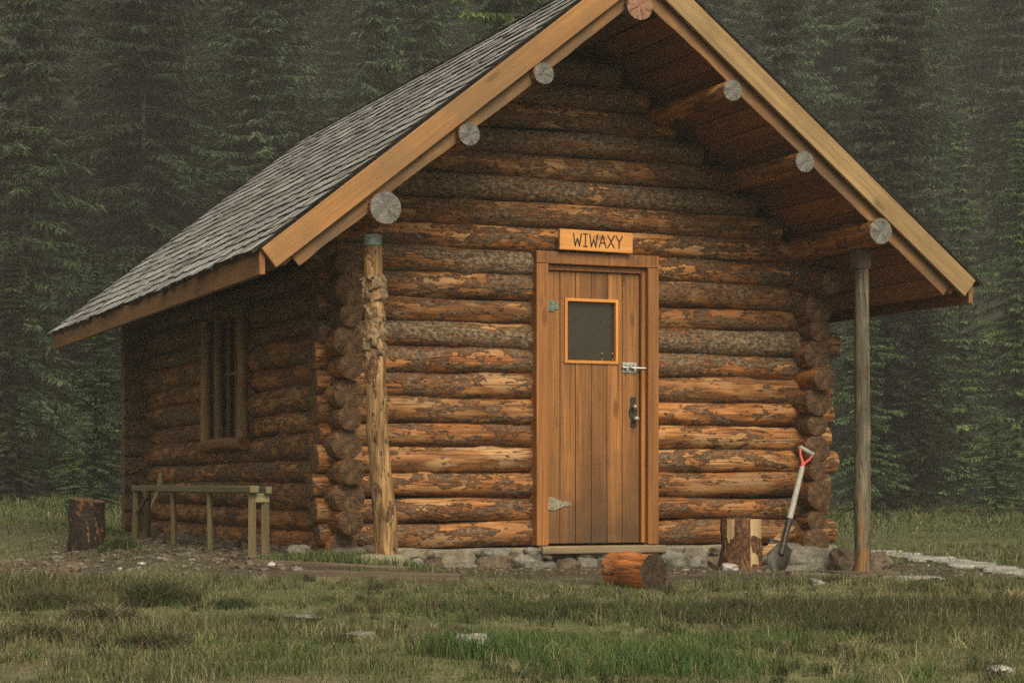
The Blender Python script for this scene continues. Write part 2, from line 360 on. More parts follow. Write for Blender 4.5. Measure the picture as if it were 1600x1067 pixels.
# ------------------------------------------------------------------ the ground
def zones(X, Y):
    """bare soil (0..1) at a ground position"""
    X = np.asarray(X, float); Y = np.asarray(Y, float)
    a = (X-O.x)*U.x+(Y-O.y)*U.y; b = (X-O.x)*V.x+(Y-O.y)*V.y
    wob = (vnoise(X, Y, 1.7, 5)-.5)*1.1+(vnoise(X, Y, 6., 6)-.5)*.3
    front = sstep(Y+wob*.9, 10.3, 11.5)*(1-sstep(b, .3, .6))*sstep(a, -3.4, -2.6)*(1-sstep(a+wob, 2.3, 3.4))
    left = sstep(Y+wob*1.3, 11.2, 12.8)*(1-sstep(Y+wob, 16.4, 17.6))*sstep(X+wob*.4, -3.9, -3.3)*(1-sstep(X, -1.2, -.9))*.9
    right = sstep(Y+wob, 11.2, 12.2)*(1-sstep(Y+wob, 15.5, 17))*sstep(X, 2.2, 2.6)*(1-sstep(X+wob, 3.2, 4.1))*.7
    spots = sstep(vnoise(X, Y, .8, 11)*.7+vnoise(X, Y, 2.7, 12)*.3, .66, .76)*.6*(1-sstep(Y, 20, 26))
    return np.clip(np.maximum.reduce([front, left, right, spots]), 0, 1)

def make_ground():
    xs = np.concatenate([np.linspace(-260, -12, 40)[:-1], np.linspace(-12, 12, 241), np.linspace(12, 260, 40)[1:]])
    ys = np.concatenate([np.linspace(-30, 4, 12)[:-1], np.linspace(4, 20, 201), np.linspace(20, 60, 90)[1:], np.linspace(60, 420, 60)[1:]])
    X, Y = np.meshgrid(xs, ys); Z = ground_z(X, Y)
    n, m = X.shape; vs = np.stack([X, Y, Z], -1).reshape(-1, 3)
    i = np.arange(n*m).reshape(n, m)
    q = np.stack([i[:-1, :-1], i[:-1, 1:], i[1:, 1:], i[1:, :-1]], -1).reshape(-1, 4)
    s = NT('meadow_soil'); so = s.attr('soil'); c = s.coord('Object')
    n1 = s.noise(c, 2.2, 6, .65); n2 = s.noise(c, 24., 4, .7)
    turf = s.ramp(s.math('MULTIPLY_ADD', n2, .4, s.math('MULTIPLY', n1, .6)), [(.36, (.045, .05, .02)), (.5, (.10, .098, .042)), (.62, (.19, .165, .085))])
    soil = s.ramp(s.math('MULTIPLY_ADD', n2, .5, s.math('MULTIPLY', n1, .5)), [(.38, (.026, .019, .012)), (.5, (.058, .043, .028)), (.64, (.125, .10, .068))])
    s.bump(s.math('MULTIPLY_ADD', n2, .5, n1), .9, .03)
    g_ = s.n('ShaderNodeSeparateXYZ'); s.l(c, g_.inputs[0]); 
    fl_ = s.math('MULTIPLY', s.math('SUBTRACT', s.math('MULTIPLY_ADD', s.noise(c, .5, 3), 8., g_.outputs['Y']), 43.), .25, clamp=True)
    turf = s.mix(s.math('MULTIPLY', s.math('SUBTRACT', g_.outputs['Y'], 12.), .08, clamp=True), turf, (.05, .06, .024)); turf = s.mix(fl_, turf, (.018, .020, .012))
    mat = s.done(s.mix(so, turf, soil), .85, .3)
    me = np_mesh('ground', vs, q.ravel(), np.full(len(q), 4), mat, {'soil': zones(X.ravel(), Y.ravel())}, True)
    o = bpy.data.objects.new('ground', me); COL.objects.link(o); o['kind'] = 'structure'
make_ground()

# ------------------------------------------------------------------ the log cabin
rng = random.Random(7)
cabin = empty('log_cabin', O, TH, 'small log cabin with peeling bark walls, brown plank door and steep grey shingle roof', 'cabin')

def log(name, p0, p1, r0, r1, parent, peel=.5, grey=.2, pale=.4, seed=0, bend=.0, mats=None, cap_mi=1, seg=16, wob=.055, round_end=.12):
    """a log from p0 to p1 in its parent's axes; its own X runs along it"""
    p0, p1 = Vector(p0), Vector(p1); d = p1-p0; L = d.length; n = max(6, int(L/.055))
    x = d.normalized(); z = Vector((0, 0, 1)) if abs(x.z) < .9 else Vector((0, 1, 0)); y = z.cross(x).normalized(); z = x.cross(y)
    rg = random.Random(seed*31+5); kn = [(rg.random(), rg.random()*6.28, .006+.012*rg.random()) for _ in range(int(L*3.2)+1)]
    pts, rad = [], []
    for i in range(n+1):
        t = i/n
        pts.append((t*L, bend*math.sin(t*math.pi)*.4+.006*math.sin(t*9+seed), bend*math.sin(t*math.pi)+.007*math.sin(t*7+seed*2)))
        rad.append(r0+(r1-r0)*t)
    mb = MB().tube(pts, rad, seg, 0., wob, seed, 0, cap_mi, round_end, kn)
    Mx = Matrix.Translation(p0) @ Matrix((x, y, z)).transposed().to_4x4()
    o = mb.build(name, mats or [M['log'], M['log_end']], parent, True, M=Mx, angle=R(50))
    o.color = (peel, grey, pale, 1); return o

# front wall: twelve courses cut by the door, then the gable
DP = .163
peelL = [.60, .64, .58, .80, .62, .66, .60, .54, .40, .58, .50, .40]
peelR = [.62, .66, .74, .62, .72, .64, .68, .54, .38, .62, .56, .46]
greyL = [.15, .1, .1, .1, .2, .15, .15, .35, .6, .2, .15, .5]
greyR = [.15, .15, .1, .1, .15, .15, .15, .4, .55, .1, .1, .15]
for i in range(12):
    z = .215+i*DP; r = .078+.016*rng.random()
    e0 = AL-.12-.07*rng.random(); e1 = AR+.17+.09*rng.random(); tp = .006*(1 if i % 2 else -1)
    zj = .008*(rng.random()-.5)
    log('wall_log', (e0, 0, z+zj), (-.43, 0, z-zj), r+tp, r-tp*.4, cabin, peelL[i], greyL[i], .55, 10+i, .006*(rng.random()-.5))
    log('wall_log', (.365, 0, z-zj), (e1, 0, z-zj), r-tp*.4, r-tp, cabin, peelR[i], greyR[i], .45, 40+i, .006*(rng.random()-.5))
gp = [.52, .55, .26, .5, .3, .42, .3, .25, .2]; gg = [.1, .05, .4, .15, .35, .2, .3, .3, .3]
for k in range(9):
    z = .215+(12+k)*DP; hw = (RIDGE_Z-.2-z-.085)/SLOPE
    if hw < .12: break
    if k == 0: hw = 1.95
    hw = min(hw, 1.95)
    log('wall_log', (RIDGE_A-hw, 0, z), (RIDGE_A+hw, 0, z-.012), .084+.008*rng.random(), .086, cabin, gp[k], gg[k], .6, 70+k, .01*(rng.random()-.5))

# side walls and back wall
WB0, WB1, WZ0, WZ1 = 1.88, 3.03, .84, 1.80     # the window in the left wall
for side, A in ((0, AL), (1, AR)):
    for i in range(12):
        z = .215-DP*.5+(i+.0)*DP+.005
        r = (.098 if i % 2 == 0 else .072)+.012*rng.random()
        b0 = -.2-.12*rng.random(); b1 = 5.4+.25; pe = .50+.30*rng.random() if i < 9 else .35
        if i == 0 and side == 0: b0 = -.14
        if side == 0 and z > WZ0-.02 and z < WZ1+.02:
            log('wall_log', (A, b0, z), (A, WB0+.03, z+.005), r, r-.004, cabin, pe, .2, .3, 100+i, wob=.06, round_end=.14)
            log('wall_log', (A, WB1-.03, z), (A, b1, z+.005), r, r-.004, cabin, pe, .2, .3, 130+i)
        else:
            log('wall_log', (A, b0, z), (A, b1, z+.005), r, r-.004, cabin, pe, .2, .3, 160+i+side*30, wob=.06, round_end=.14)
mb = MB()
for i in range(21):
    z = .215+i*DP; hw = min(1.95, (RIDGE_Z-.2-z-.085)/SLOPE)
    if hw > .1: mb.tube([(RIDGE_A-hw, 5.4, z), (RIDGE_A, 5.4, z), (RIDGE_A+hw, 5.4, z)], .092, 10)
mb.build('back_wall', M['log'], cabin, True).color = (.25, .3, .2, 1)

# purlins and ridge beam: log noses out under the gable
PUR = [(-1.856, 2.179, 0.096), (-1.335, 2.635, 0.068), (-0.852, 3.041, 0.066), (0.447, 3.04, 0.066), (0.978, 2.61, 0.068), (1.55, 2.193, 0.084)]
for k, (a, z, r) in enumerate(PUR):
    log('purlin', (a, -1.094-.002*k, z), (a, 5.85, z), r, r*1.06, cabin, .8, .0, .3, 210+k, mats=[M['log'], M['nose']], round_end=.02, wob=.03, seg=20)
log('ridge_beam', (-.195, -1.092, 3.51), (-.164, 5.85, 3.52), .088, .09, cabin, .3, 0, .2, 220, mats=[M['log'], M['nose_brown']], round_end=.02, wob=.03)

# roof
def slope_frame(sg):
    """axes of one roof slope: x up the slope from the eave, y to the back, z out of the roof; origin at the front eave corner"""
    c = 1/math.sqrt(1+SLOPE**2); run = 2.445
    x = Vector((-sg*c, 0, SLOPE*c)); y = Vector((0, 1, 0)); z = x.cross(y) if sg > 0 else y.cross(x) * -1
    z = Vector((sg*SLOPE*c, 0, c))
    o = Vector((RIDGE_A+sg*run, B_FRONT, RIDGE_Z-SLOPE*run))
    return o, x, y, z, run/c
def sagz(y): return -.012*math.sin(max(0, min(1, y/7.3))*math.pi)
for sg in (-1, 1):
    o, x, y, z, S = slope_frame(sg)
    P = lambda s_, y_, h: o+x*s_+y*y_+z*(h+sagz(y_))
    rg = random.Random(20+sg); mb = MB(); LEN = B_BACK-B_FRONT
    ncourse = 20; ex = S/ncourse
    for c in range(ncourse+1):
        yy = -.03
        cj = rg.uniform(-.005, .005)
        while yy < LEN+.03:
            wd = rg.uniform(.08, .19); y1 = min(yy+wd, LEN+.04); g = .004
            s0 = c*ex-.055+cj+rg.gauss(0, .013); s1 = min(s0+ex*2.1, S+.02); h0 = .031+rg.uniform(-.002, .003); h1 = .0130; th = .0205+rg.uniform(0, .002)+(.006 if rg.random() < .06 else 0)
            if s0 < S-.02:
                tw = rg.uniform(-.0008, .0008); sk = rg.uniform(-.008, .008)
                vs = [P(s0, yy+g, h0+tw), P(s0+sk, y1-g, h0-tw), P(s1, y1-g, h1), P(s1, yy+g, h1),
                      P(s0, yy+g, h0-th), P(s0+sk, y1-g, h0-th), P(s1, y1-g, h1-th), P(s1, yy+g, h1-th)]
                t = rg.random()
                fs = [(0,1,2,3)], [(4,7,6,5), (0,4,5,1), (1,5,6,2), (3,2,6,7), (0,3,7,4)]
                if sg > 0: fs = [tuple(f[::-1]) for f in fs[0]], [tuple(f[::-1]) for f in fs[1]]
                mb.add(vs, fs[0]+fs[1], t, 0); mb.m[-5:] = [1]*5
            yy = y1
    mb.build('shingles', [M['shingle'], M['shingle_end']], cabin)
    # boarded deck, boards running back with the purlins
    mb = MB(); nb = 18; bw = (S-.05)/nb
    for k in range(nb):
        s0 = .05+k*bw; s1 = s0+bw-.008; t = rg.random(); j = rg.uniform(-.003, .003)
        vs = [P(s0, .035, -.02), P(s1, .035, -.02), P(s1, LEN-.02, -.02), P(s0, LEN-.02, -.02), P(s0, .035, -.16+j), P(s1, .035, -.16+j), P(s1, LEN-.02, -.16+j), P(s0, LEN-.02, -.16+j)]
        mb.add(vs, [(0,1,2,3),(4,7,6,5),(0,4,5,1),(1,5,6,2),(2,6,7,3),(3,7,4,0)], t)
    mb.add([P(.05, .05, -.01), P(S-.02, .05, -.01), P(S-.02, LEN-.04, -.01), P(.05, LEN-.04, -.01), P(.05, .05, -.03), P(S-.02, .05, -.03), P(S-.02, LEN-.04, -.03), P(.05, LEN-.04, -.03)], [(0,1,2,3),(4,7,6,5),(0,4,5,1),(1,5,6,2),(2,6,7,3),(3,7,4,0)], .3)
    mb.build('roof_deck', M['soffit'], cabin, bevel=.004)
    # bargeboard and the strip behind it: own X runs up the slope
    Mx = Matrix.Translation(o) @ Matrix((x, y, z)).transposed().to_4x4()
    hh = .138
    def board(name, mat, s0, s1, y0, y1, top, h, tone, wav=0.):
        m_ = MB(); n = 40
        ring = []
        for i in range(n+1):
            s_ = s0+(s1-s0)*i/n; wv = wav*mnoise.noise(Vector((s_*2.3, tone*9, sg)))+wav*.5*mnoise.noise(Vector((s_*7, tone*9, sg))); sh = 0.
            if i == n: sh = SLOPE           # plumb cut at the ridge
            e = lambda hz: s_-(hz*0 if i < n else -hz*SLOPE)
            ring += [(e(top), y0, top), (e(top-h), y0, top-h+wv), (e(top-h), y1, top-h+wv), (e(top), y1, top)]
        fs = [(i*4+k, i*4+(k+1) % 4, i*4+4+(k+1) % 4, i*4+4+k) for i in range(n) for k in range(4)]
        if True: fs = [f[::-1] for f in fs]
        fs += [(0, 1, 2, 3), (n*4+3, n*4+2, n*4+1, n*4)]
        m_.add(ring, fs, tone); ob = m_.build(name, mat, cabin, M=Mx, bevel=.004)
        return ob
    bd = board('bargeboard', M['barge' if sg < 0 else 'barge_dull'], -.01, S, -.035, .0, .0, hh, .31+.2*sg)
    board('barge_strip', M['strip'], .12 if sg < 0 else .1, S, .016, .034, -.135, .080, .7+.2*sg, .012)
    # eave fascia
    mb = MB().box((RIDGE_A+sg*2.44-.018, B_FRONT+.002, 1.755), (RIDGE_A+sg*2.44+.018, B_BACK-.02, 1.915), .2+sg*.1)
    mb.build('eave_fascia', M['fascia'], cabin, bevel=.004)

# posts under the outer purlins
M['postlog'] = m_log('peeled_post', (.09, .05, .022), (.17, .105, .05), (.13, .06, .02), (.30, .165, .062), (.44, .28, .13))
UP = Matrix(((0, 0, -1, 0), (0, 1, 0, 0), (1, 0, 0, 0), (0, 0, 0, 1)))     # own X runs upwards
def up(o_): o_.data.transform(UP.inverted()); o_.matrix_basis = UP; return o_
def post(name, pts, rad, mats, knots, seed, wob, parent):
    n = len(pts); P0 = [Vector(p) for p in pts]; fine, fr = [], []
    for i in range(n-1):
        m_ = 14
        for k in range(m_): fine.append(P0[i].lerp(P0[i+1], k/m_)); fr.append(rad[i]+(rad[i+1]-rad[i])*k/m_)
    fine.append(P0[-1]); fr.append(rad[-1])
    return MB().tube(fine, fr, 18, .37+seed*.1, wob, seed, 0, 0, .02, knots).build(name, mats, parent, True, angle=R(60))
kn = [(.05+.02*k, random.Random(k).random()*6.28, .009) for k in range(0, 46, 4)]
pl = post('post', [(-1.79, -.9, .0), (-1.80, -.9, .35), (-1.845, -.9, .8), (-1.865, -.9, 1.4), (-1.875, -.9, 2.02)], [.070, .072, .064, .060, .051], M['post'], kn, 1, .10, cabin)
up(pl); pl.data.materials.clear(); pl.data.materials.append(M['postlog']); pl.color = (.78, .1, .5, 1)
for (z0, z1, rr, sd_) in ((1.62, 1.80, .071, 1), (1.48, 1.63, .060, 2), (1.29, 1.49, .072, 3)):   # rough bark collars left on the post
    mb = MB(); n = 26; vs = []; sg_ = 34
    for i in range(n+1):
        t_ = i/n; z_ = z0+(z1-z0)*t_; env = min(1, t_*6, (1-t_)*6)
        for k in range(sg_):
            a_ = 2*math.pi*k/sg_; q = Vector((math.cos(a_), math.sin(a_), 0))
            cell = mnoise.cell(Vector((math.cos(a_)*1.9+sd_*3+.4*mnoise.noise(Vector((q.x*3, q.y*3, z_*20))), math.sin(a_)*1.9, z_*17+.5*mnoise.noise(Vector((q.x*2, q.y*2+sd_, z_*9))))))
            r_ = rr-.020+env*(.013+.020*cell+.012*mnoise.noise(Vector((q.x*5+sd_, q.y*5, z_*40))))
            zz = z_+.025*mnoise.noise(Vector((q.x*2.5, q.y*2.5, sd_*7.1)))
            vs.append((-1.868+r_*q.x, -.9+r_*q.y, zz))
    mb.add(vs, [(i*sg_+k, i*sg_+(k+1) % sg_, (i+1)*sg_+(k+1) % sg_, (i+1)*sg_+k) for i in range(n) for k in range(sg_)], .3*sd_)
    mb.build('bark_collar', M['collar'], pl, True, angle=R(35)).matrix_basis = UP.inverted()
MB().tube([(-1.875, -.9, 1.97), (-1.876, -.9, 2.035)], .057, 18).build('post_strap', M['teal'], pl, True, angle=R(40)).matrix_basis = UP.inverted()
def worn_post():
    m = M['post_grey'].copy(); m.name = 'grey_post_with_bare_foot'; t_ = m.node_tree; b_ = next(n for n in t_.nodes if n.type == 'BSDF_PRINCIPLED'); l_ = b_.inputs['Base Color'].links[0]; src = l_.from_socket
    c_ = t_.nodes.new('ShaderNodeTexCoord'); sp_ = t_.nodes.new('ShaderNodeSeparateXYZ'); t_.links.new(c_.outputs['Object'], sp_.inputs[0])
    mp = t_.nodes.new('ShaderNodeMapping'); mp.inputs['Scale'].default_value = (3., 22, 22); t_.links.new(c_.outputs['Object'], mp.inputs[0]); no = t_.nodes.new('ShaderNodeTexNoise'); t_.links.new(mp.outputs[0], no.inputs['Vector']); no.inputs['Scale'].default_value = 1.
    ma = t_.nodes.new('ShaderNodeMath'); ma.operation = 'MULTIPLY_ADD'; t_.links.new(no.outputs['Fac'], ma.inputs[0]); ma.inputs[1].default_value = 1.6; t_.links.new(sp_.outputs['X'], ma.inputs[2])
    ra = t_.nodes.new('ShaderNodeValToRGB'); t_.links.new(ma.outputs[0], ra.inputs[0]); e = ra.color_ramp.elements; e[0].position = .75; e[0].color = (.75, .75, .75, 1); e[1].position = 1.35; e[1].color = (0, 0, 0, 1)
    mx = t_.nodes.new('ShaderNodeMix'); mx.data_type = 'RGBA'; t_.links.new(ra.outputs[0], mx.inputs['Factor']); t_.links.new(src, mx.inputs['A']); mx.inputs['B'].default_value = (.27, .135, .045, 1); t_.links.new(mx.outputs['Result'], b_.inputs['Base Color'])
    return m
M['post_grey'] = m_log('grey_peeled_post', (.07, .052, .03), (.13, .10, .06), (.07, .053, .031), (.155, .124, .076), (.235, .195, .125))
M['post_grey'] = worn_post()
pr = post('post', [(1.595, -.8, -.12), (1.595, -.8, .4), (1.592, -.8, 1.1), (1.588, -.8, 2.03)], [.054, .056, .053, .047], M['post_grey'], [(.1*k+.06, random.Random(k+50).random()*6.28, .008) for k in range(9)], 3, .05, cabin)
up(pr); pr.color = (.93, .1, .0, 1)
MB().box((1.530, -.85, 1.975), (1.635, -.745, 2.13), .2).build('post_cap', M['plank'], pr, bevel=.008).matrix_basis = UP.inverted()
log('brace', (1.60, -.42, 1.93), (1.60, .25, 1.93), .075, .08, cabin, .4, .2, .3, 260)

# door frame, door and its fittings
mb = MB()
mb.box((-.49, -.145, .14), (-.405, .05, 2.0), .13); mb.box((.327, -.145, .14), (.407, .05, 2.0), .61)
mb.box((-.49, -.1452, 2.002), (.407, .05, 2.083), .42)
mb.box((-.4045, -.085, .15), (-.385, .05, 1.998), .25); mb.box((.296, -.105, .15), (.3265, .05, 1.998), .5); mb.box((-.384, -.10, 1.965), (.295, .05, 1.9985), .25)
mb.build('door_frame', M['frame'], cabin, bevel=.004)
mb = MB().box((-.47, -.20, .085), (.44, -.05, .135), .3); mb.build('door_sill', M['sill'], cabin, bevel=.008)
def grime(m, lo, hi, col, amt):
    t_ = m.node_tree; b_ = next(n for n in t_.nodes if n.type == 'BSDF_PRINCIPLED'); src = b_.inputs['Base Color'].links[0].from_socket
    c_ = t_.nodes.new('ShaderNodeTexCoord'); sp_ = t_.nodes.new('ShaderNodeSeparateXYZ'); t_.links.new(c_.outputs['Object'], sp_.inputs[0])
    no = t_.nodes.new('ShaderNodeTexNoise'); no.inputs['Scale'].default_value = 6.; no.inputs['Detail'].default_value = 5.; t_.links.new(c_.outputs['Object'], no.inputs['Vector'])
    ma = t_.nodes.new('ShaderNodeMath'); ma.operation = 'MULTIPLY_ADD'; t_.links.new(no.outputs['Fac'], ma.inputs[0]); ma.inputs[1].default_value = .9; t_.links.new(sp_.outputs['Z'], ma.inputs[2])
    ra = t_.nodes.new('ShaderNodeMapRange'); ra.inputs[1].default_value = lo; ra.inputs[2].default_value = hi; ra.inputs[3].default_value = amt; ra.inputs[4].default_value = 0.; t_.links.new(ma.outputs[0], ra.inputs[0])
    mx = t_.nodes.new('ShaderNodeMix'); mx.data_type = 'RGBA'; t_.links.new(ra.outputs[0], mx.inputs['Factor']); t_.links.new(src, mx.inputs['A']); mx.inputs['B'].default_value = (*col, 1); t_.links.new(mx.outputs['Result'], b_.inputs['Base Color'])
grime(M['door'], .55, 1.25, (.045, .028, .014), .75)
door = None; mb = MB(); xs = [-.383, -.292, -.178, -.062, .054, .166, .293]
WX0, WX1, DW0, DW1 = -.257, .128, 1.355, 1.78
rgd = random.Random(3)
for k in range(6):
    t = rgd.random(); x0, x1 = xs[k]+.0018, xs[k+1]-.0018; y0 = -.075+rgd.uniform(-.001, .001)
    if x1 > WX0 and x0 < WX1:
        segs = [(x0, x1, .15, DW0), (x0, x1, DW1, 1.962)]
        if x0 < WX0: segs.append((x0, WX0, DW0, DW1))
        if x1 > WX1: segs.append((WX1, x1, DW0, DW1))
    else: segs = [(x0, x1, .15, 1.962)]
    for (p, q, z0, z1) in segs: mb.box((p, y0, z0+.0005), (q, -.03, z1-.0005), t)
mb.box((-.383, -.029, .15), (WX0-.01, -.01, 1.962), .5); mb.box((WX1+.01, -.029, .15), (.293, -.01, 1.962), .5)
mb.box((WX0-.009, -.029, .15), (WX1+.009, -.01, DW0-.01), .5); mb.box((WX0-.009, -.029, DW1+.01), (WX1+.009, -.01, 1.962), .5)
door = mb.build('door', M['door'], cabin, bevel=.003)
t = .016; mb = MB()
mb.box((WX0-.004, -.088, DW0-.004), (WX0+t, -.03, DW1+.004), .2); mb.box((WX1-t, -.088, DW0-.004), (WX1+.004, -.03, DW1+.004), .4)
mb.box((WX0+t, -.0875, DW0-.004), (WX1-t, -.03, DW0+t), .6); mb.box((WX0+t, -.0875, DW1-t), (WX1-t, -.03, DW1+.004), .8)
mb.build('window_frame', M['trim'], door, bevel=.002)
MB().box((WX0+t, -.052, DW0+t), (WX1-t, -.045, DW1-t)).build('window_pane', M['pane'], door)
mb = MB()
for (px_, pz_) in ((.025, 1.425), (.103, 1.425), (.025, 1.385), (.103, 1.385)):
    MB().box((px_-.003, -.056, pz_-.005), (px_+.003, -.052, pz_+.005)).build('pane_speck', M['steel'], door)  # four small steel-coloured specks on the pane
# hinges: a butt leaf above, a pointed strap below
mb = MB(); mb.box((-.392, -.083, 1.69), (-.335, -.0765, 1.765)); mb.box((-.334, -.082, 1.705), (-.305, -.0765, 1.75)); mb.tube([(-.394, -.085, 1.68), (-.394, -.085, 1.77)], .010, 10)
for q in (1.705, 1.75): mb.tube([(-.36, -.083, q), (-.36, -.088, q)], .007, 8)
mb.build('hinge', M['teal'], door, bevel=.002)
mb = MB(); pr_ = [(-.392, .375), (-.33, .37), (-.27, .395), (-.235, .397), (-.215, .405), (-.215, .42), (-.235, .428), (-.27, .43), (-.33, .452), (-.35, .46), (-.392, .455)]
n = len(pr_); mb.add([(a_, -.082, z_) for a_, z_ in pr_]+[(a_, -.0765, z_) for a_, z_ in pr_], [tuple(range(n))]+[tuple(range(2*n-1, n-1, -1))]+[(i, n+i, n+(i+1) % n, (i+1) % n) for i in range(n)])
mb.tube([(-.394, -.085, .365), (-.394, -.085, .465)], .010, 10)
for q in ((-.35, .39), (-.35, .44), (-.29, .413), (-.228, .412)): mb.tube([(q[0], -.081, q[1]), (q[0], -.087, q[1])], .006, 8)
mb.build('hinge', M['hinge'], door, bevel=.0015)
mb = MB(); mb.box((.165, -.082, 1.295), (.272, -.0765, 1.365)); mb.tube([(.16, -.093, 1.33), (.335, -.108, 1.325)], .009, 10); mb.box((.185, -.105, 1.308), (.20, -.082, 1.352)); mb.box((.24, -.108, 1.308), (.256, -.082, 1.352)); mb.box((.205, -.12, 1.325), (.218, -.098, 1.342))
for q in ((.175, 1.305), (.175, 1.355), (.228, 1.355), (.265, 1.305)): mb.tube([(q[0], -.081, q[1]), (q[0], -.086, q[1])], .005, 8)
mb.build('slide_bolt', M['steel'], door, bevel=.002)
mb = MB(); pts = []
for k in range(24):
    a_ = 2*math.pi*k/24; zz = .105*math.sin(a_); wv = .026*(1-.35*math.cos(zz/.105*math.pi*2+math.pi)*.7)*abs(math.cos(a_))**.5*(1 if math.cos(a_) > 0 else -1)
    pts.append((.245+wv, 1.03+zz))
mb.add([(a_, -.081, z_) for a_, z_ in pts]+[(a_, -.0765, z_) for a_, z_ in pts], [tuple(range(24)), tuple(range(47, 23, -1))]+[(i, 24+i, 24+(i+1) % 24, (i+1) % 24) for i in range(24)])
mb.build('handle_plate', M['iron'], door)
for (kz, kr, ka) in ((1.065, .017, .243), (.985, .021, .255)):
    MB().tube([(ka, -.0815, kz), (ka, -.10, kz), (ka, -.104, kz), (ka, -.112, kz), (ka, -.122, kz), (ka, -.128, kz)], [.008, .008, kr*.8, kr, kr*.85, kr*.4], 14, round_end=.1).build('knob', M['steel'], door, True)

# window of the left wall: pole frame, sill, glass, bars
xw = AL-.10; mb = MB()
mb.tube([(xw-.02, WB1-.03, .80), (xw-.02, WB1-.02, 1.3), (xw-.02, WB1-.02, 1.80)], [.045, .045, .042], 12, .5, .1, 3)
mb.tube([(xw+.0, WB1-.36, .88), (xw+.0, WB1-.35, 1.86)], [.040, .036], 12, .7, .1, 4)
wf = MB().tube([(xw-.02, WB0+.03, .86), (xw-.02, WB0+.01, 1.4), (xw-.02, WB0+.03, 1.80)], [.045, .042, .042], 12, .3, .1, 2).build('window', M['post'], cabin, True)
mb.build('window_pole', M['post'], wf, True)
MB().tube([(xw-.03, WB0-.06, .84), (xw-.03, 2.45, .85), (xw-.03, WB1+.06, .83)], .05, 12, .2, .12, 6).build('window_sill', M['fascia'], wf, True)
MB().box((xw-.01, WB0-.05, 1.80), (xw+.1, WB1+.05, 1.87), .4).build('window_head', M['plank'], wf, bevel=.006)
mb = MB(); mb.box((xw+.03, 2.28, .88), (xw+.05, 2.31, 1.86)); mb.box((xw+.03, WB0+.05, 1.36), (xw+.048, WB1-.06, 1.385)); mb.box((xw+.03, 2.52, .88), (xw+.05, 2.545, 1.86)); mb.build('window_bar', M['post'], wf)
MB().box((xw+.06, WB0-.02, .80), (xw+.07, WB1+.02, 1.9)).build('window_pane', M['pane2'], wf)

# foundation: mortar band with rubble, and the block under the left post
rgf = random.Random(12); mb = MB()
n = 60
top = lambda a: .125+.015*mnoise.noise(Vector((a*3, 1, 2)))
def fwall(a0, a1, b0, b1, n):
    vs = []
    for i in range(n+1):
        t_ = i/n; a_, b_ = a0+(a1-a0)*t_, b0+(b1-b0)*t_
        for j, z_ in enumerate((-.25, -.08, -.02, .04, .09, top(a_+b_))):
            push = .06*mnoise.noise(Vector((a_*5+b_*5, z_*9, 3)))+(.02 if j < 3 else 0)
            vs.append((a_+(-push if a0 == a1 and a0 < 0 else push if a0 == a1 else 0), b_-(push if b0 == b1 else 0), z_))
        ia, ib = (.22, 0) if a0 == a1 and a0 < 0 else (-.22, 0) if a0 == a1 else (0, .22)
        vs.append((a_+ia, b_+ib, top(a_+b_)))
    fs = [(i*7+k, (i+1)*7+k, (i+1)*7+k+1, i*7+k+1) for i in range(n) for k in range(6)]
    mb.add(vs, fs, 0., 0)
fwall(AL-.02, AR+.08, -.10, -.10, 90); fwall(AL-.10, AL-.10, 5.5, -.10, 90); fwall(AR+.10, AR+.10, -.1, 5.5, 60)
a_ = AL+.2
while a_ < AR-.4:
    wd = rgf.uniform(.06, .14); a_ += wd*.9; zc = rgf.uniform(-.02, .045)
    mb.rock((a_, -.135, zc), (wd, .075, rgf.uniform(.045, .07)), rgf.random()*50, 3, .5, 0, rgf.choice((1, 2, 2)))
    if rgf.random() < .6: mb.rock((a_+rgf.uniform(-.05, .05), -.13, .085), (wd*.8, .05, .04), rgf.random()*50, 3, .5, 0, rgf.choice((0, 0, 1, 2)))
    if rgf.random() < .5: mb.rock((a_+.03, -.15, zc-.07), (wd*.7, .05, .035), rgf.random()*50, 3, .45, 0, 1)
    a_ += wd*.9
b_ = .1
while b_ < 5.2:
    wd = rgf.uniform(.09, .2); b_ += wd*.9; mb.rock((AL-.14, b_, rgf.uniform(.0, .10)), (.06, wd, rgf.uniform(.06, .10)), rgf.random()*50, 3, .4, 0, rgf.choice((1, 2, 2))); b_ += wd
# big boulders under the two front corners
mb.rock((1.52, -.17, -.005), (.24, .15, .125), 3.3, 4, .35, 0, 2); mb.rock((1.44, -.22, -.075), (.27, .16, .075), 7.1, 4, .35, 0, 2)
mb.rock((1.76, .05, .05), (.13, .14, .10), 5.4, 3, .3, 0, 2)
mb.rock((-1.80, -.12, .08), (.14, .12, .075), 8.4, 3, .35, 0, 2); mb.rock((-1.62, -.16, .10), (.09, .08, .055), 9.4, 3, .35, 0, 1)
mb.build('foundation', [M['mortar'], M['brownstone'], M['stone']], cabin, True)
MB().rock((-1.82, -.86, .04), (.19, .15, .10), 4.2, 4, .12, flat=.8).build('post_footing', M['concrete'], cabin, True)
mb = MB().box((1.36, -.93, -.11), (1.80, -.66, -.035), .4, mi=0)
mb.rock((1.80, -.62, -.03), (.11, .12, .10), 2.2, 3, .4, 0, 1); mb.rock((1.69, -.45, .0), (.11, .12, .11), 6.6, 3, .4, 0, 1)
mb.build('post_footing', [M['plank'], M['brownstone']], cabin, bevel=0)

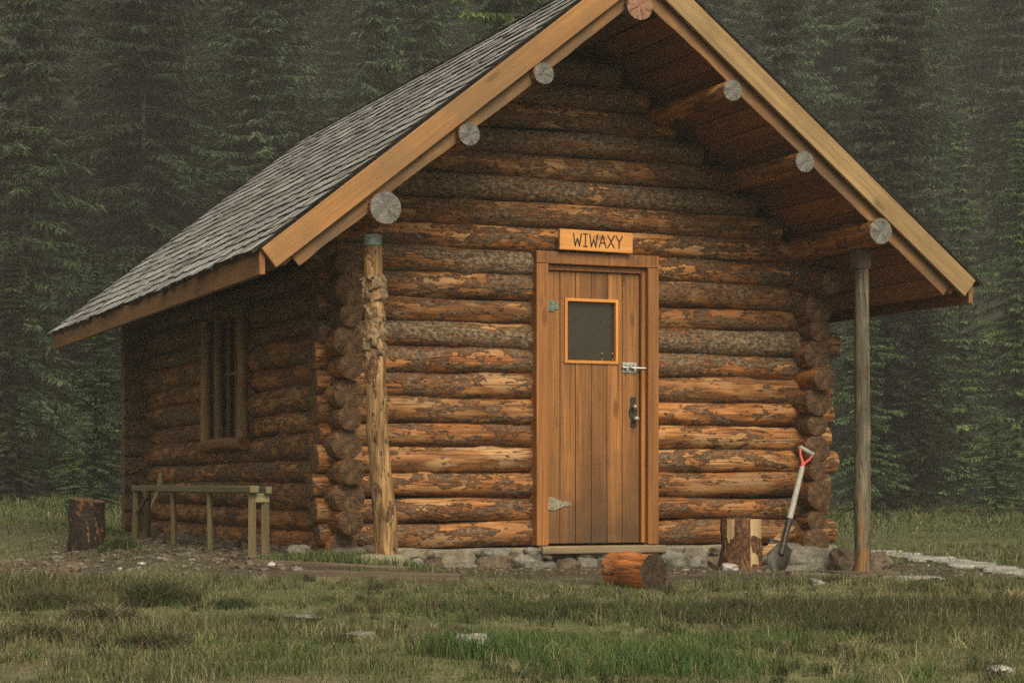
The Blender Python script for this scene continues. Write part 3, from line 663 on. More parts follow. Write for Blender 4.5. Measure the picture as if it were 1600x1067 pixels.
# ------------------------------------------------------------------ name board over the door
so = empty('name_board', loc(-.075, -.17, 2.09), TH, 'orange wooden name board with black lettering above the plank door', 'sign')
so.rotation_euler = (0, 0, TH)
board_ = MB().box((-.268, -.018, .0), (.266, .018, .136), .3).build('board', M['signwood'], so, bevel=.004); board_.rotation_euler = (0, R(0.6), 0)
LET = {'W': [[(0, 1), (.22, 0), (.5, .62), (.78, 0), (1, 1)]], 'I': [[(.5, 0), (.5, 1)], [(.12, 1), (.88, 1)], [(.12, 0), (.88, 0)]],
       'A': [[(0, 0), (.5, 1), (1, 0)], [(.2, .36), (.8, .36)]], 'X': [[(0, 1), (1, 0)], [(1, 1), (0, 0)]], 'Y': [[(0, 1), (.5, .48)], [(1, 1), (.5, .48), (.48, 0)]]}
x_ = -.170
for ch, wd in zip('WIWAXY', (.056, .036, .056, .050, .048, .046)):
    mb = MB()
    for st in LET[ch]:
        for (p, q) in zip(st[:-1], st[1:]):
            p0 = Vector((x_+p[0]*wd, 0, .028+p[1]*.082)); p1 = Vector((x_+q[0]*wd, 0, .028+q[1]*.082)); d = (p1-p0).normalized(); nn = Vector((-d.z, 0, d.x))*.0042
            p0 -= d*.003; p1 += d*.003; k_ = .0003*len(mb.v)/8
            c4 = [p0-nn, p1-nn, p1+nn, p0+nn]
            mb.add([(v_.x, -.0192-k_, v_.z) for v_ in c4]+[(v_.x, -.0178, v_.z) for v_ in c4], [(0,1,2,3), (7,6,5,4), (0,4,5,1), (1,5,6,2), (2,6,7,3), (3,7,4,0)])
    ob = mb.build('letter', M['paint_black'], board_); x_ += wd+.013

# ------------------------------------------------------------------ things around the cabin
def wpt(px, py, Y): return Vector((at(px, Y), Y, EYE+(HOR-py)/F*Y))
m_logred = m_log('orange_red_log', (.15, .05, .018), (.24, .10, .04), (.22, .07, .02), (.36, .13, .036), (.48, .22, .075))
# short log lying in front of the door
c0 = Vector((at(957, 10.87), 10.87, gz(at(963, 10.85), 10.85)+.088)); c1 = Vector((at(1021, 10.62), 10.62, gz(at(1021, 10.62), 10.62)+.088))
lo = log('short_log', c0, c1, .092, .098, None, .82, 0., .25, 301, mats=[m_logred, m_end('black_brown_end', (.018, .011, .007), (.045, .027, .016), (.09, .055, .032), .3, .6)], round_end=.02, wob=.05, seg=28)  # both sawn ends are a blackish brown
tag(lo, 'short orange peeled log lying on the grass below the door', 'log')

# chopping stump by the shovel
ys = 13.05; sx = at(1157, ys); s0 = gz(sx, ys)
st = empty('chopping_stump', (sx, ys, s0), 0, 'upright chopping stump with split pale face standing beside the shovel', 'stump')
m_stump = m_log('stump_bark', (.085, .036, .014), (.16, .075, .03), (.20, .10, .035), (.34, .19, .075), (.46, .30, .14))
log('wood_block', (0, 0, -.03), (0, 0, .33), .146, .124, st, .30, 0., .5, 311, mats=[m_stump, M['cut_grey']], round_end=.01, wob=.10, seg=40)
def slab(a0, a1, z0, z1, r, jag, seed):
    m_ = MB(); k = 9; vs = []; rg_ = random.Random(seed)
    for i in range(k+1):
        a__ = a0+(a1-a0)*i/k; jz = z0+jag*(abs(i/k-.35)*1.4)+rg_.uniform(-.012, .012)
        for (rr, zz) in ((r, z1), (r+.004, jz), (r-.03, jz), (r-.03, z1)): vs.append((rr*math.cos(a__), rr*math.sin(a__), zz))
    fs = [(i*4+j, i*4+(j+1) % 4, i*4+4+(j+1) % 4, i*4+4+j) for i in range(k) for j in range(4)]+[(3, 2, 1, 0), (k*4, k*4+1, k*4+2, k*4+3)]
    return m_.add(vs, [f[::-1] for f in fs], rg_.random())
paleW = m_wood('pale_split_wood', (.33, .215, .10), (.46, .32, .16), (.56, .41, .23), 'z', 30., .7, bump=.4, dark=.2)
slab(-1.2, -.35, .05, .334, .136, -.04, 1).build('split_face', paleW, st)
slab(-2.35, -2.0, .19, .334, .138, .03, 2).build('split_face', paleW, st)
# firewood leaning between stump and shovel
p0, p1 = wpt(1190, 868, 13.3), wpt(1236, 824, 13.72); d = (p1-p0).normalized()
mb = MB(); y_ = Vector((0, 0, 1)).cross(d).normalized(); z_ = d.cross(y_); mb.add([p0+y_*.02-z_*.022, p1+y_*.03-z_*.026, p1+y_*.028+z_*.022, p0+y_*.018+z_*.016, p0-y_*.024+z_*.002, p1-y_*.036+z_*.004], [(0,1,2,3), (0,4,5,1), (3,2,5,4), (0,3,4), (1,5,2)], .4)
fw = mb.build('firewood_split', m_wood('firewood', (.13, .07, .028), (.26, .15, .062), (.36, .23, .11), 'x', 26., .7, bump=.5), None, bevel=.004)
tag(fw, 'pale split piece of firewood leaning between stump and shovel', 'firewood')
# white stone chip at the stump's foot
def stone(px, py, Y, size, seed, label, mat='stone', group=None, rz=0, sink=.3, flat=0.):
    X = at(px, Y); o = MB().rock((0, 0, size[2]*(1-2*sink)), size, seed, 4, .4, rz=rz, flat=flat).build('stone', M[mat], None, True, loc=(X, Y, gz(X, Y)))
    return tag(o, label, 'stone', group)
stone(1140, 893, 12.85, (.05, .04, .035), 2.5, 'small white stone chip at the foot of the stump', 'slab')
stone(466, 884, 12.55, (.075, .06, .05), 1.3, 'rounded pale stone between the bench and the barked post', 'stone', sink=.25)
stone(736, 1028, 6.55, (.055, .06, .035), 6.1, 'grey rock poking out of the tall green grass', 'slab', sink=.1)
stone(470, 972, 8.1, (.07, .09, .016), 4.4, 'flat bare stone in the turf near the dark tussock', 'stone', sink=.2)
stone(560, 1002, 7.2, (.06, .07, .018), 5.1, 'low grey stone in dry grass beside the green patch', 'stone', sink=.2)
stone(1560, 1047, 5.95, (.035, .04, .012), 7.7, 'small pale stone near the lower right corner', 'slab', sink=.2)
stone(1262, 972, 8.2, (.07, .06, .012), 8.8, 'flat grey stone among the dark sedge', 'stone', sink=.2)
stone(107, 893, 12.4, (.07, .07, .045), 9.2, 'dark lump of stone in the rubble by the round', 'brownstone', sink=.2)
stone(1425, 915, 11.0, (.17, .12, .022), 9.9, 'broad pale flat stone in front of the grey post', 'slab', sink=.2, flat=.6)
stone(1276, 925, 10.6, (.04, .04, .02), 3.9, 'small pale stone on the turf below the corner boulder', 'stone', sink=.2)

# shovel leaning on the wall
red = m_speck('red_enamel', (.36, .045, .025), (.48, .075, .045), (.55, .12, .075), 20., .5, .4, .1, .002)
gripm = m_speck('grey_handle', (.20, .19, .16), (.29, .275, .235), (.37, .35, .30), 30., .6, .3, .15, .003)
a0_, z0_, _y = 0, 0, 0
def on_b(px, py, b):
    k = (px-800)/F; p = loc(0, b); a = (k*p.y-p.x)/(U.x-k*U.y); Y = p.y+a*U.y
    return Vector((a, b, EYE+(HOR-py)/F*Y))
gb = on_b(1213, 894, -.66); gt = on_b(1260, 704, -.36)
sh = empty('shovel', loc(gb.x, gb.y, gb.z), TH, 'shovel with grey shaft and red D handle leaning against the log wall', 'shovel')
d = gt-gb; dn = d.normalized(); lat = Vector((dn.z, 0, -dn.x)).normalized(); nrm = dn.cross(lat).normalized()
S_ = lambda t_, l_=0., n_=0.: d*t_+lat*l_+nrm*n_
MB().tube([S_(.40), S_(.86)], [.021, .0185], 14, .2).build('shaft', gripm, sh, True, angle=R(40))
MB().tube([S_(.14), S_(.26), S_(.40), S_(.43)], [.021, .019, .0225, .0225], 14).build('socket', M['iron'], sh, True, angle=R(40))
for sg in (-1, 1):
    MB().tube([S_(.855), S_(.89, sg*.004), S_(.905, sg*.012), S_(.945, sg*.04), S_(.985, sg*.052), S_(1.0, sg*.05)], [.014, .013, .010, .009, .009, .009], 10).build('yoke', red, sh, True)
MB().tube([S_(.998, -.06), S_(1.0, .06)], .0165, 12).build('grip', gripm, sh, True, angle=R(40))
mb = MB(); rows = [(.245, .028), (.235, .088), (.17, .092), (.10, .088), (.04, .065), (-.01, .012)]; vs = []
for (t_, hw_) in rows:
    for j in range(7):
        q = -1+j/3; vs.append(S_(t_, hw_*q, -.022*q*q*-1+.0))
nb_ = len(vs); vs += [v_+nrm*.004 for v_ in vs]
fs = [(i*7+j, i*7+j+1, i*7+8+j, i*7+7+j) for i in range(5) for j in range(6)]; fs += [tuple(x_+nb_ for x_ in f[::-1]) for f in fs]
mb.add(vs, fs).build('blade', M['iron'], sh, True)

# dark block on the left and the low bench along the wall
Yd = 14.5; X = at(136, Yd)
m_round = m_log('dark_wet_bark', (.020, .012, .008), (.04, .024, .014), (.03, .015, .008), (.05, .026, .013), (.075, .042, .023))
o = log('chopping_block', (X, Yd, gz(X, Yd)-.03), (X, Yd, gz(X, Yd)+.36), .130, .127, None, .15, 0., 0., 312, mats=[m_round, M['log_end']], round_end=.01, wob=.02, seg=36)
tag(o, 'dark wet upright log round standing apart on the left', 'chopping block')
bx = empty('bench', loc(-2.40, -.12, 0), TH, 'low weathered wooden bench frame along the side wall', 'bench')
BL = 3.58; wood_y = m_wood('grey_bench_wood', (.08, .062, .03), (.155, .125, .065), (.22, .18, .10), 'y', 26., .75, weather=(.14, .14, .07), wfac=.4, bump=.4)
MB().box((-.03, -.03, .49), (.03, BL, .535), .2).build('rail', wood_y, bx, bevel=.006)
MB().box((.075, -.02, .485), (.115, BL-.05, .53), .6).build('rail', wood_y, bx, bevel=.006)
for b_ in (0.02, BL-.06): MB().box((-.015, b_, .43), (.11, b_+.045, .488), .8).build('crosspiece', M['greywood'], bx, bevel=.005)
wood_z = m_wood('grey_leg_wood', (.08, .055, .025), (.17, .122, .058), (.25, .185, .095), 'z', 26., .75, weather=(.14, .14, .07), wfac=.4, bump=.4)
for b_, w_, a2 in ((0.03, .023, 0), (1.1, .019, .03), (2.2, .019, .03), (BL-.03, .03, -.06)):
    MB().tube([(.0, b_, -.05+gl(-2.4, -.12+b_)), (.0, b_+a2, .49)], [w_*1.25, w_*1.15], 4, .3+b_*.2, .06, 4).build('leg', wood_z, bx, bevel=.004)
    if b_ < .5 or b_ > 3: MB().tube([(.09, b_+.02, -.05+gl(-2.3, -.12+b_)), (.09, b_+.02, .487)], w_*1.2, 4, .7, .06, 5).build('leg', wood_z, bx, bevel=.004)
MB().tube([(.0, BL-.03, .30), (.0, BL-.55, .485)], .018, 6, .5).build('brace', wood_z, bx)

# stick with a pale chopped end leaning on the far end of the bench
Yk = 16.6; a_, b_ = wpt(222, 846, Yk), wpt(254, 738, Yk)
mb = MB().tube([a_.lerp(b_, k/8)+Vector((.012*math.sin(k*1.3), 0, 0)) for k in range(9)], [.016, .017, .017, .016, .016, .016, .018, .026, .014], 9, .4, .1, 3)
o = mb.build('leaning_stick', m_wood('bare_stick', (.16, .12, .07), (.30, .24, .15), (.42, .35, .24), 'z', 18., .75), None, True); tag(o, 'crooked bare stick with a pale end leaning on the bench', 'stick')

# planks lying on the ground
def plank(px0, px1, py0, py1, Y0, Y1, wd, th, seed, label):
    p0, p1 = wpt(px0, py0, Y0), wpt(px1, py1, Y1); p0.z = gz(p0.x, Y0)+.012; p1.z = gz(p1.x, Y1)+.012
    d = p1-p0; L = d.length; x = d.normalized(); y = Vector((0, 0, 1)).cross(x).normalized(); z = x.cross(y)
    m_ = MB(); n = 24; vs = []
    for i in range(n+1):
        for (yy, zz) in ((-wd/2, -th), (wd/2, -th), (wd/2, th*.5), (-wd/2, th*.5)):
            vs.append((L*i/n, yy+.014*mnoise.noise(Vector((i*.35, yy*9, seed))), zz+.006*mnoise.noise(Vector((i*.3, seed, 1)))))
    fs = [(i*4+j, i*4+(j+1) % 4, i*4+4+(j+1) % 4, i*4+4+j) for i in range(n) for j in range(4)]
    m_.add(vs, [f[::-1] for f in fs]+[(0, 1, 2, 3), (n*4+3, n*4+2, n*4+1, n*4)], seed*.13)
    o = m_.build('ground_plank', M['plank'], None, M=Matrix.Translation(p0) @ Matrix((x, y, z)).transposed().to_4x4(), bevel=.003)
    return tag(o, label, 'plank', 'planks lying on the ground')
plank(470, 722, 0, 0, 11.35, 11.15, .13, .035, 1, 'long wet plank sunk in the turf in front of the barked post')
plank(395, 640, 0, 0, 11.9, 11.75, .10, .025, 2, 'weathered plank lying behind the long wet plank')
plank(1232, 1388, 0, 0, 12.2, 12.35, .09, .018, 3, 'thin board on the ground before the grey post')

# flagstone path at the right
def flagpath():
    mb = MB(); rg = random.Random(4)
    cl = [(at(1318, 17.6), 17.6), (at(1400, 16.9), 16.9), (at(1470, 15.9), 15.9), (at(1530, 14.6), 14.6), (at(1590, 13.6), 13.6), (at(1680, 12.9), 12.9), (at(1800, 12.3), 12.3)]
    for i in range(len(cl)-1):
        (xa, ya), (xb, yb) = cl[i], cl[i+1]; L = math.hypot(xb-xa, yb-ya); n = max(2, int(L/.30))
        for k in range(n):
            for off in (-.14, .14):
                t_ = (k+.5)/n; x_ = xa+(xb-xa)*t_+rg.uniform(-.06, .06); y_ = ya+(yb-ya)*t_+off*1.6+rg.uniform(-.06, .06)
                mb.rock((x_, y_, gz(x_, y_)+.004), (rg.uniform(.13, .2), rg.uniform(.13, .2), .022), rg.random()*60, 3, .35, 0, rz=rg.random()*3, flat=.5)
    o = mb.build('path', M['slab'], None, True); o['kind'] = 'structure'
flagpath()

# loose rubble on the bare ground at the left and along the foundation
def gravel():
    mb = MB(); rg = random.Random(9); n = 0
    while n < 1500:
        q = rg.random()
        if q < .55: X, Y = rg.uniform(-3.5, -1.2), rg.uniform(11.5, 16.5)
        elif q < .85: p = loc(rg.uniform(-1.9, 2.4), rg.uniform(-1.4, -.2)); X, Y = p.x, p.y
        else: X, Y = rg.uniform(2.2, 3.8), rg.uniform(11.3, 15.5)
        a_, b_ = to_local(X, Y)
        if AL-.2 < a_ < AR+.2 and b_ > -.2: continue
        if zones(np.array([X]), np.array([Y]))[0] < .4: continue
        s_ = rg.uniform(.007, .020)*(1.6 if rg.random() < .06 else 1)*(1.25 if q < .55 else .8)
        mb.rock((X, Y, gz(X, Y)+s_*.15), (s_*rg.uniform(1, 1.7), s_*rg.uniform(1, 1.6), s_*.6), rg.random()*90, 1, .5, rg.random(), 2 if rg.random() < .02 else rg.choice((0, 0, 0, 1)), rz=rg.random()*3); n += 1
    o = mb.build('gravel', [M['brownstone'], M['stone'], M['slab']], None); tag(o, 'loose stone rubble on the bare ground around the cabin', 'gravel', kind='stuff')
gravel()

# ------------------------------------------------------------------ grass
def m_grass():
    s = NT('grass_blade'); c = s.attr('tint', 'Color'); n = s.noise(s.coord('Object'), 40., 2)
    v_ = s.math('MULTIPLY_ADD', n, .5, .75); col = s.mix(1., c, s.vec(v_, v_, v_), 'MULTIPLY')
    m = s.done(col, .6, .25); tr = s.n('ShaderNodeBsdfTranslucent'); s.l(col, tr.inputs['Color']); mx = s.n('ShaderNodeMixShader'); mx.inputs[0].default_value = .25
    s.l(s.b.outputs[0], mx.inputs[1]); s.l(tr.outputs[0], mx.inputs[2]); s.l(mx.outputs[0], s.out.inputs[0]); return m
M['grass'] = m_grass()
def blades(X, Y, Z, h, wd, lean, col, rs):
    n = len(X); az = rs.uniform(0, 2*np.pi, n); la = rs.uniform(0, 2*np.pi, n)
    cx, cy = np.cos(az), np.sin(az); lx, ly = np.cos(la)*lean*h, np.sin(la)*lean*h
    P = np.zeros((n, 5, 3))
    for k, (sx, t) in enumerate(((-1, 0), (1, 0), (-.7, .5), (.7, .5), (0, 1))):
        P[:, k, 0] = X+cx*sx*wd*.5+lx*t*t; P[:, k, 1] = Y+cy*sx*wd*.5+ly*t*t; P[:, k, 2] = Z+h*(t-.25*lean*t*t)-(.01 if t == 0 else 0)
    i = (np.arange(n)*5)[:, None]
    quad = i+np.array([[0, 1, 3, 2]]); tri = i+np.array([[2, 3, 4]])
    fl = np.concatenate([quad.ravel(), tri.ravel()]); sz = np.concatenate([np.full(n, 4), np.full(n, 3)])
    return P.reshape(-1, 3), fl, sz, np.repeat(col, 5, 0)
GREEN = np.array([.085, .118, .034]); STRAW = np.array([.25, .22, .115]); DARK = np.array([.034, .042, .017]); SEDGE = np.array([.072, .055, .032]); LUSH = np.array([.052, .105, .024]); OLIVE = np.array([.140, .142, .058])
def pick(rs, n, opts):
    w_ = np.array([o_[1] for o_ in opts]); c = np.array([o_[0] for o_ in opts]); k = rs.choice(len(opts), n, p=w_/w_.sum())
    return c[k]*rs.uniform(.7, 1.3, (n, 1))
def make_grass():
    rs = np.random.RandomState(3); parts = []
    def band(y0, y1, dens, hs, ws):
        n = int((y1-y0)*(y0+y1)/2*.60*dens); Y = np.sqrt(rs.uniform(y0*y0, y1*y1, n)); X = rs.uniform(-.31, .31, n)*Y*1.02
        a = (X-O.x)*U.x+(Y-O.y)*U.y; b = (X-O.x)*V.x+(Y-O.y)*V.y
        inside = (a > AL-.12) & (a < AR+.12) & (b > -.12) & (b < 5.6)
        so_ = zones(X, Y); keep = (~inside) & (rs.uniform(0, 1, n) > so_**1.4*.97)
        # patches: cropped turf with taller clumps
        cl = vnoise(X, Y*.8, 1.3, 21)*.4+vnoise(X, Y, 4.5, 22)*.35+vnoise(X, Y, 11., 23)*.25
        tall = sstep(cl, .50, .68)
        far = sstep(Y, 20, 30)
        keep &= rs.uniform(0, 1, n) < (.75+.25*tall)
        X, Y, tall, far = X[keep], Y[keep], tall[keep], far[keep]; n = len(X)
        h = hs*(.4+rs.uniform(0, 1, n)**2*1.2)*(1+2.6*tall)*(1+1.*far); wd = ws*rs.uniform(.6, 1.4, n)
        dry = np.clip(sstep(vnoise(X, Y, .55, 31)*.6+vnoise(X, Y, 1.9, 32)*.4, .42, .68)+.55*sstep(-X/Y, .06, .2)*(1-far), 0, 1)
        col = pick(rs, n, [(GREEN, 3), (OLIVE, 4), (DARK, 1)]); dcol = pick(rs, n, [(STRAW, 4), (OLIVE, 2.5), (SEDGE, 1)])
        use = rs.uniform(0, 1, n) < dry*.8*(1-.85*sstep(Y, 13, 20))
        col[use] = dcol[use]; dk = rs.uniform(0, 1, n) < tall*.35; col[dk] = pick(rs, dk.sum(), [(DARK, 2), (SEDGE, 1), (GREEN, 1)])
        parts.append(blades(X, Y, ground_z(X, Y), h, wd, rs.uniform(.1, .9, n), col, rs))
    band(5.2, 8, 8000, .014, .0026); band(8, 11, 5500, .015, .0033)
    # little tufts, each of one colour
    nc = 2600; Yc = np.sqrt(rs.uniform(5.3**2, 11.3**2, nc)); Xc = rs.uniform(-.31, .31, nc)*Yc
    kc = (zones(Xc, Yc) < .5) & (vnoise(Xc, Yc, .7, 61)*.5+vnoise(Xc, Yc, 2.2, 62)*.5 > rs.uniform(.25, .7, nc)); Xc, Yc = Xc[kc], Yc[kc]; nc = len(Xc); m_ = 42
    rc = rs.uniform(.015, .06, nc); hc = rs.uniform(.02, .062, nc)*(.6+rc/.06); cc = pick(rs, nc, [(GREEN, 3), (DARK, 4), (SEDGE, 2.5), (OLIVE, 3), (STRAW, 2.5)])
    ta = rs.uniform(0, 6.283, (nc, m_)); rr = np.sqrt(rs.uniform(0, 1, (nc, m_)))*rc[:, None]
    X = (Xc[:, None]+rr*np.cos(ta)).ravel(); Y = (Yc[:, None]+rr*np.sin(ta)).ravel(); n = len(X)
    parts.append(blades(X, Y, ground_z(X, Y), np.repeat(hc, m_)*rs.uniform(.4, 1.15, n), .0030*rs.uniform(.6, 1.3, n), rs.uniform(.2, 1.3, n), np.repeat(cc, m_, 0)*rs.uniform(.75, 1.3, (n, 1)), rs)); band(11, 15, 2200, .022, .005); band(15, 24, 1000, .016, .008); band(24, 44, 520, .022, .015)
    V_ = np.concatenate([p[0] for p in parts]); off = np.cumsum([0]+[len(p[0]) for p in parts])[:-1]
    fl = np.concatenate([np.concatenate([p[1]+o_ for p, o_ in zip(parts, off)])]); sz = np.concatenate([p[2] for p in parts]); tc = np.concatenate([p[3] for p in parts])
    o = bpy.data.objects.new('grass', np_mesh('grass', V_, fl, sz, M['grass'], {'tint': tc})); COL.objects.link(o)
    tag(o, 'short patchy meadow turf of green and straw blades', 'grass', kind='stuff')
make_grass()
def patch(name, label, cx, cy, rx, ry, n, h, wd, opts, seed, kind='stuff', lean=(.1, .6), clump=None, group=None, cat='grass'):
    rs = np.random.RandomState(seed); r = np.sqrt(rs.uniform(0, 1, n)); t = rs.uniform(0, 2*np.pi, n); rr = r*(1+.35*np.sin(3*t+seed))
    X = cx+rx*rr*np.cos(t); Y = cy+ry*rr*np.sin(t)
    if clump:
        k = vnoise(X, Y, clump, seed) > rs.uniform(.25, .6, n); X, Y, r = X[k], Y[k], r[k]
    n = len(X); hh = h*rs.uniform(.45, 1.15, n)*(1-.45*r*r)
    p = blades(X-cx, Y-cy, ground_z(X, Y)-gz(cx, cy), hh, wd*rs.uniform(.6, 1.3, n), rs.uniform(lean[0], lean[1], n), pick(rs, n, opts), rs)
    o = bpy.data.objects.new(name, np_mesh(name, p[0], p[1], p[2], M['grass'], {'tint': p[3]})); COL.objects.link(o); o.location = (cx, cy, gz(cx, cy))
    return tag(o, label, cat, group, kind)
patch('tall_grass', 'long bright green grass at the bottom of the meadow', at(760, 6.3), 6.3, .72, .55, 13000, .095, .0038, [(LUSH, 5), (GREEN, 4), (DARK, 1), (STRAW, .4)], 41, clump=3.)
patch('tall_grass', 'bright green grass around the lower middle of the meadow', at(1090, 6.6), 6.7, .75, .6, 9000, .06, .0038, [(LUSH, 3), (GREEN, 5), (OLIVE, 1.5), (STRAW, .4)], 42, clump=3.)
patch('sedge', 'dark reddish sedge spread across the right of the meadow', at(1400, 8.4), 8.4, 1.35, .75, 17000, .095, .0042, [(SEDGE, 5), (DARK, 4), (GREEN, 2), (STRAW, .5)], 43, clump=2.4)
patch('sedge', 'dark sedge growing in the middle of the meadow', at(930, 8.5), 8.6, .85, .45, 6500, .07, .0042, [(DARK, 4), (GREEN, 4), (SEDGE, 2)], 44, clump=3.)
patch('sedge', 'tall mixed dry sedge at the left edge of the meadow', at(40, 9.6), 9.8, .62, 1.6, 12000, .11, .0045, [(SEDGE, 3), (DARK, 4), (OLIVE, 3), (STRAW, 1)], 45, clump=3.2)
patch('sedge', 'olive sedge at the lower left of the meadow', at(230, 7.3), 7.4, .9, .6, 9000, .075, .0042, [(SEDGE, 3), (OLIVE, 4), (STRAW, 2), (DARK, 2)], 46, clump=3.)
patch('tall_grass', 'grass growing up along the foot of the foundation', at(540, 12.1), 12.1, .45, .28, 3500, .10, .006, [(GREEN, 4), (OLIVE, 3), (DARK, 2)], 47)
TUS = 'tussocks in the meadow'
for (px, Y, r_, h, label, sd, op) in ((240, 9.3, .165, .16, 'big dark round tussock in the turf in front of the bench', 51, [(DARK, 4), (GREEN, 2), (SEDGE, 3)]),
    (756, 10.0, .10, .10, 'straw coloured tussock between door and foreground stone', 52, [(STRAW, 4), (OLIVE, 3)]),
    (722, 6.75, .10, .085, 'brown tussock beside the rock in the green grass', 53, [(SEDGE, 4), (STRAW, 2), (DARK, 2)]),
    (188, 13.9, .11, .12, 'small dark tussock between log round and bench', 54, [(DARK, 3), (GREEN, 3)]),
    (245, 6.9, .11, .08, 'low dark tussock in the straw grass at lower left', 55, [(DARK, 4), (SEDGE, 3), (OLIVE, 2)]),
    (70, 9.0, .17, .13, 'broad grey green tussock at the left edge of the meadow', 57, [(SEDGE, 4), (DARK, 4), (OLIVE, 2)]),
    (150, 8.1, .15, .10, 'brownish tussock below the dark log round', 58, [(SEDGE, 5), (DARK, 3), (STRAW, 2)]),
    (60, 7.2, .13, .09, 'dark tussock near the lower left corner', 59, [(DARK, 5), (SEDGE, 3), (STRAW, 1)]),
    (355, 8.9, .12, .07, 'short dark green tussock right of the big dark one', 60, [(DARK, 4), (GREEN, 3)]),
    (1340, 7.4, .20, .085, 'wide dark tussock in the sedge at lower right', 61, [(DARK, 4), (SEDGE, 4), (GREEN, 1)]),
    (1150, 8.6, .16, .08, 'dark tussock in the sedge below the chopping stump', 62, [(DARK, 4), (SEDGE, 4), (GREEN, 1)]),
    (400, 7.9, .14, .06, 'flat wide sedge tussock left of the flat bare stone', 56, [(SEDGE, 3), (DARK, 3), (GREEN, 3)])):
    patch('tussock', label, at(px, Y), Y, r_, r_*1.1, int(1500*r_/.13), h, .0045, op, sd, None, (.3, 1.2), None, TUS, 'tussock')

# ------------------------------------------------------------------ conifers
def m_needles():
    s = NT('needles'); oi = s.n('ShaderNodeObjectInfo'); tip = s.attr('tip'); rn = s.attr('shade')
    base = s.ramp(rn, [(0., (.009, .013, .009)), (.5, (.021, .029, .018)), (1., (.042, .053, .033))])
    new = s.ramp(rn, [(0., (.042, .060, .034)), (1., (.098, .120, .066))])
    col = s.mix(s.math('MULTIPLY', tip, oi.outputs['Alpha']), base, new)  # paler new growth; contrast widened to paint in the crown's inner shade
    col = s.mix(1., col, oi.outputs['Color'], 'MULTIPLY')
    m = s.done(col, .7, .2); tr = s.n('ShaderNodeBsdfTranslucent'); s.l(col, tr.inputs['Color']); mx = s.n('ShaderNodeMixShader'); mx.inputs[0].default_value = .2
    s.l(s.b.outputs[0], mx.inputs[1]); s.l(tr.outputs[0], mx.inputs[2]); s.l(mx.outputs[0], s.out.inputs[0]); return m
M['needles'] = m_needles()
M['trunk'] = m_speck('conifer_trunk', (.018, .014, .010), (.036, .028, .02), (.065, .05, .038), 9., bump=.8, dist=.02)

def conifer_arrays(h, rad, seed, dens=1., z0=.03, droop=.35, dead_top=0., bare=0., fat=1.):
    """needle sprays of one spruce: verts, quad indices, tip, shade"""
    rs = np.random.RandomState(seed); Vs, tips, shades = [], [], []
    step = .21/dens**.5*(h/9)**.35; z = h*z0
    ztop = h*(1-dead_top)
    while z < ztop:
        t = (z-h*z0)/(ztop-h*z0); L = rad*((1-t)**.8*(.72+.28*math.sin(t*37+seed))+.03)*(1-.25*max(0, .12-t)/.12)
        nb = rs.randint(6, 9)
        for k in range(nb+4):
            if rs.uniform() < bare: continue
            az = rs.uniform(0, 6.283); Lb = L*(rs.uniform(.6, 1.15) if k < nb else rs.uniform(.2, .5)); ca, sa = math.cos(az), math.sin(az)
            rise = .25*(t-.25); dr = droop*(1-.6*t)*rs.uniform(.6, 1.3)
            nt_ = max(5, int(Lb/.0095*dens**.5)); u_ = np.sort(rs.uniform(.02, 1., nt_))
            rr = Lb*u_; zz = z+rr*rise-dr*Lb*u_**1.6+.14*Lb*u_**4
            px, py = rr*ca, rr*sa; sg = rs.choice([-1., 1.], nt_)
            tl = (.10+.30*Lb*(1-u_)**.7+.06)*rs.uniform(.5, 1.15, nt_); tl = np.minimum(tl*.72, .18)
            an = az+sg*rs.uniform(.5, 1.2, nt_); last = u_ > .93; an[last] = az
            hang = -rs.uniform(.1, 1.0, nt_)*tl
            ex, ey, ez = px+np.cos(an)*tl, py+np.sin(an)*tl, zz+hang
            wv = fat*(.008+.034*tl)*rs.uniform(.7, 1.4, nt_)
            roll = rs.uniform(-1.1, 1.1, nt_); nx, ny, nz = -np.sin(an)*np.cos(roll)*wv, np.cos(an)*np.cos(roll)*wv, np.sin(roll)*wv
            mx_, my_, mz_ = px*.45+ex*.55, py*.45+ey*.55, zz*.5+ez*.5+.02*tl
            q = np.stack([np.stack([px, py, zz], -1), np.stack([mx_+nx, my_+ny, mz_+nz], -1), np.stack([ex, ey, ez], -1), np.stack([mx_-nx, my_-ny, mz_-nz], -1)], 1)
            Vs.append(q.reshape(-1, 3)); sh_ = np.clip(rs.normal(.5, .2)+rs.normal(0, .15, nt_), 0, 1); shades.append(np.repeat(sh_, 4))
            tp = np.clip((u_-.2)*1.25*rs.uniform(.55, 1.1), 0, 1); tips.append(np.stack([tp*.4, tp*.8, np.clip(tp+.15, 0, 1), tp*.8], -1).ravel())
        z += step*rs.uniform(.7, 1.3)*(1+.35*(1-t))
    V_ = np.concatenate(Vs); n = len(V_)//4
    return V_, (np.arange(n)[:, None]*4+np.array([[0, 1, 2, 3]])), np.concatenate(tips), np.concatenate(shades)

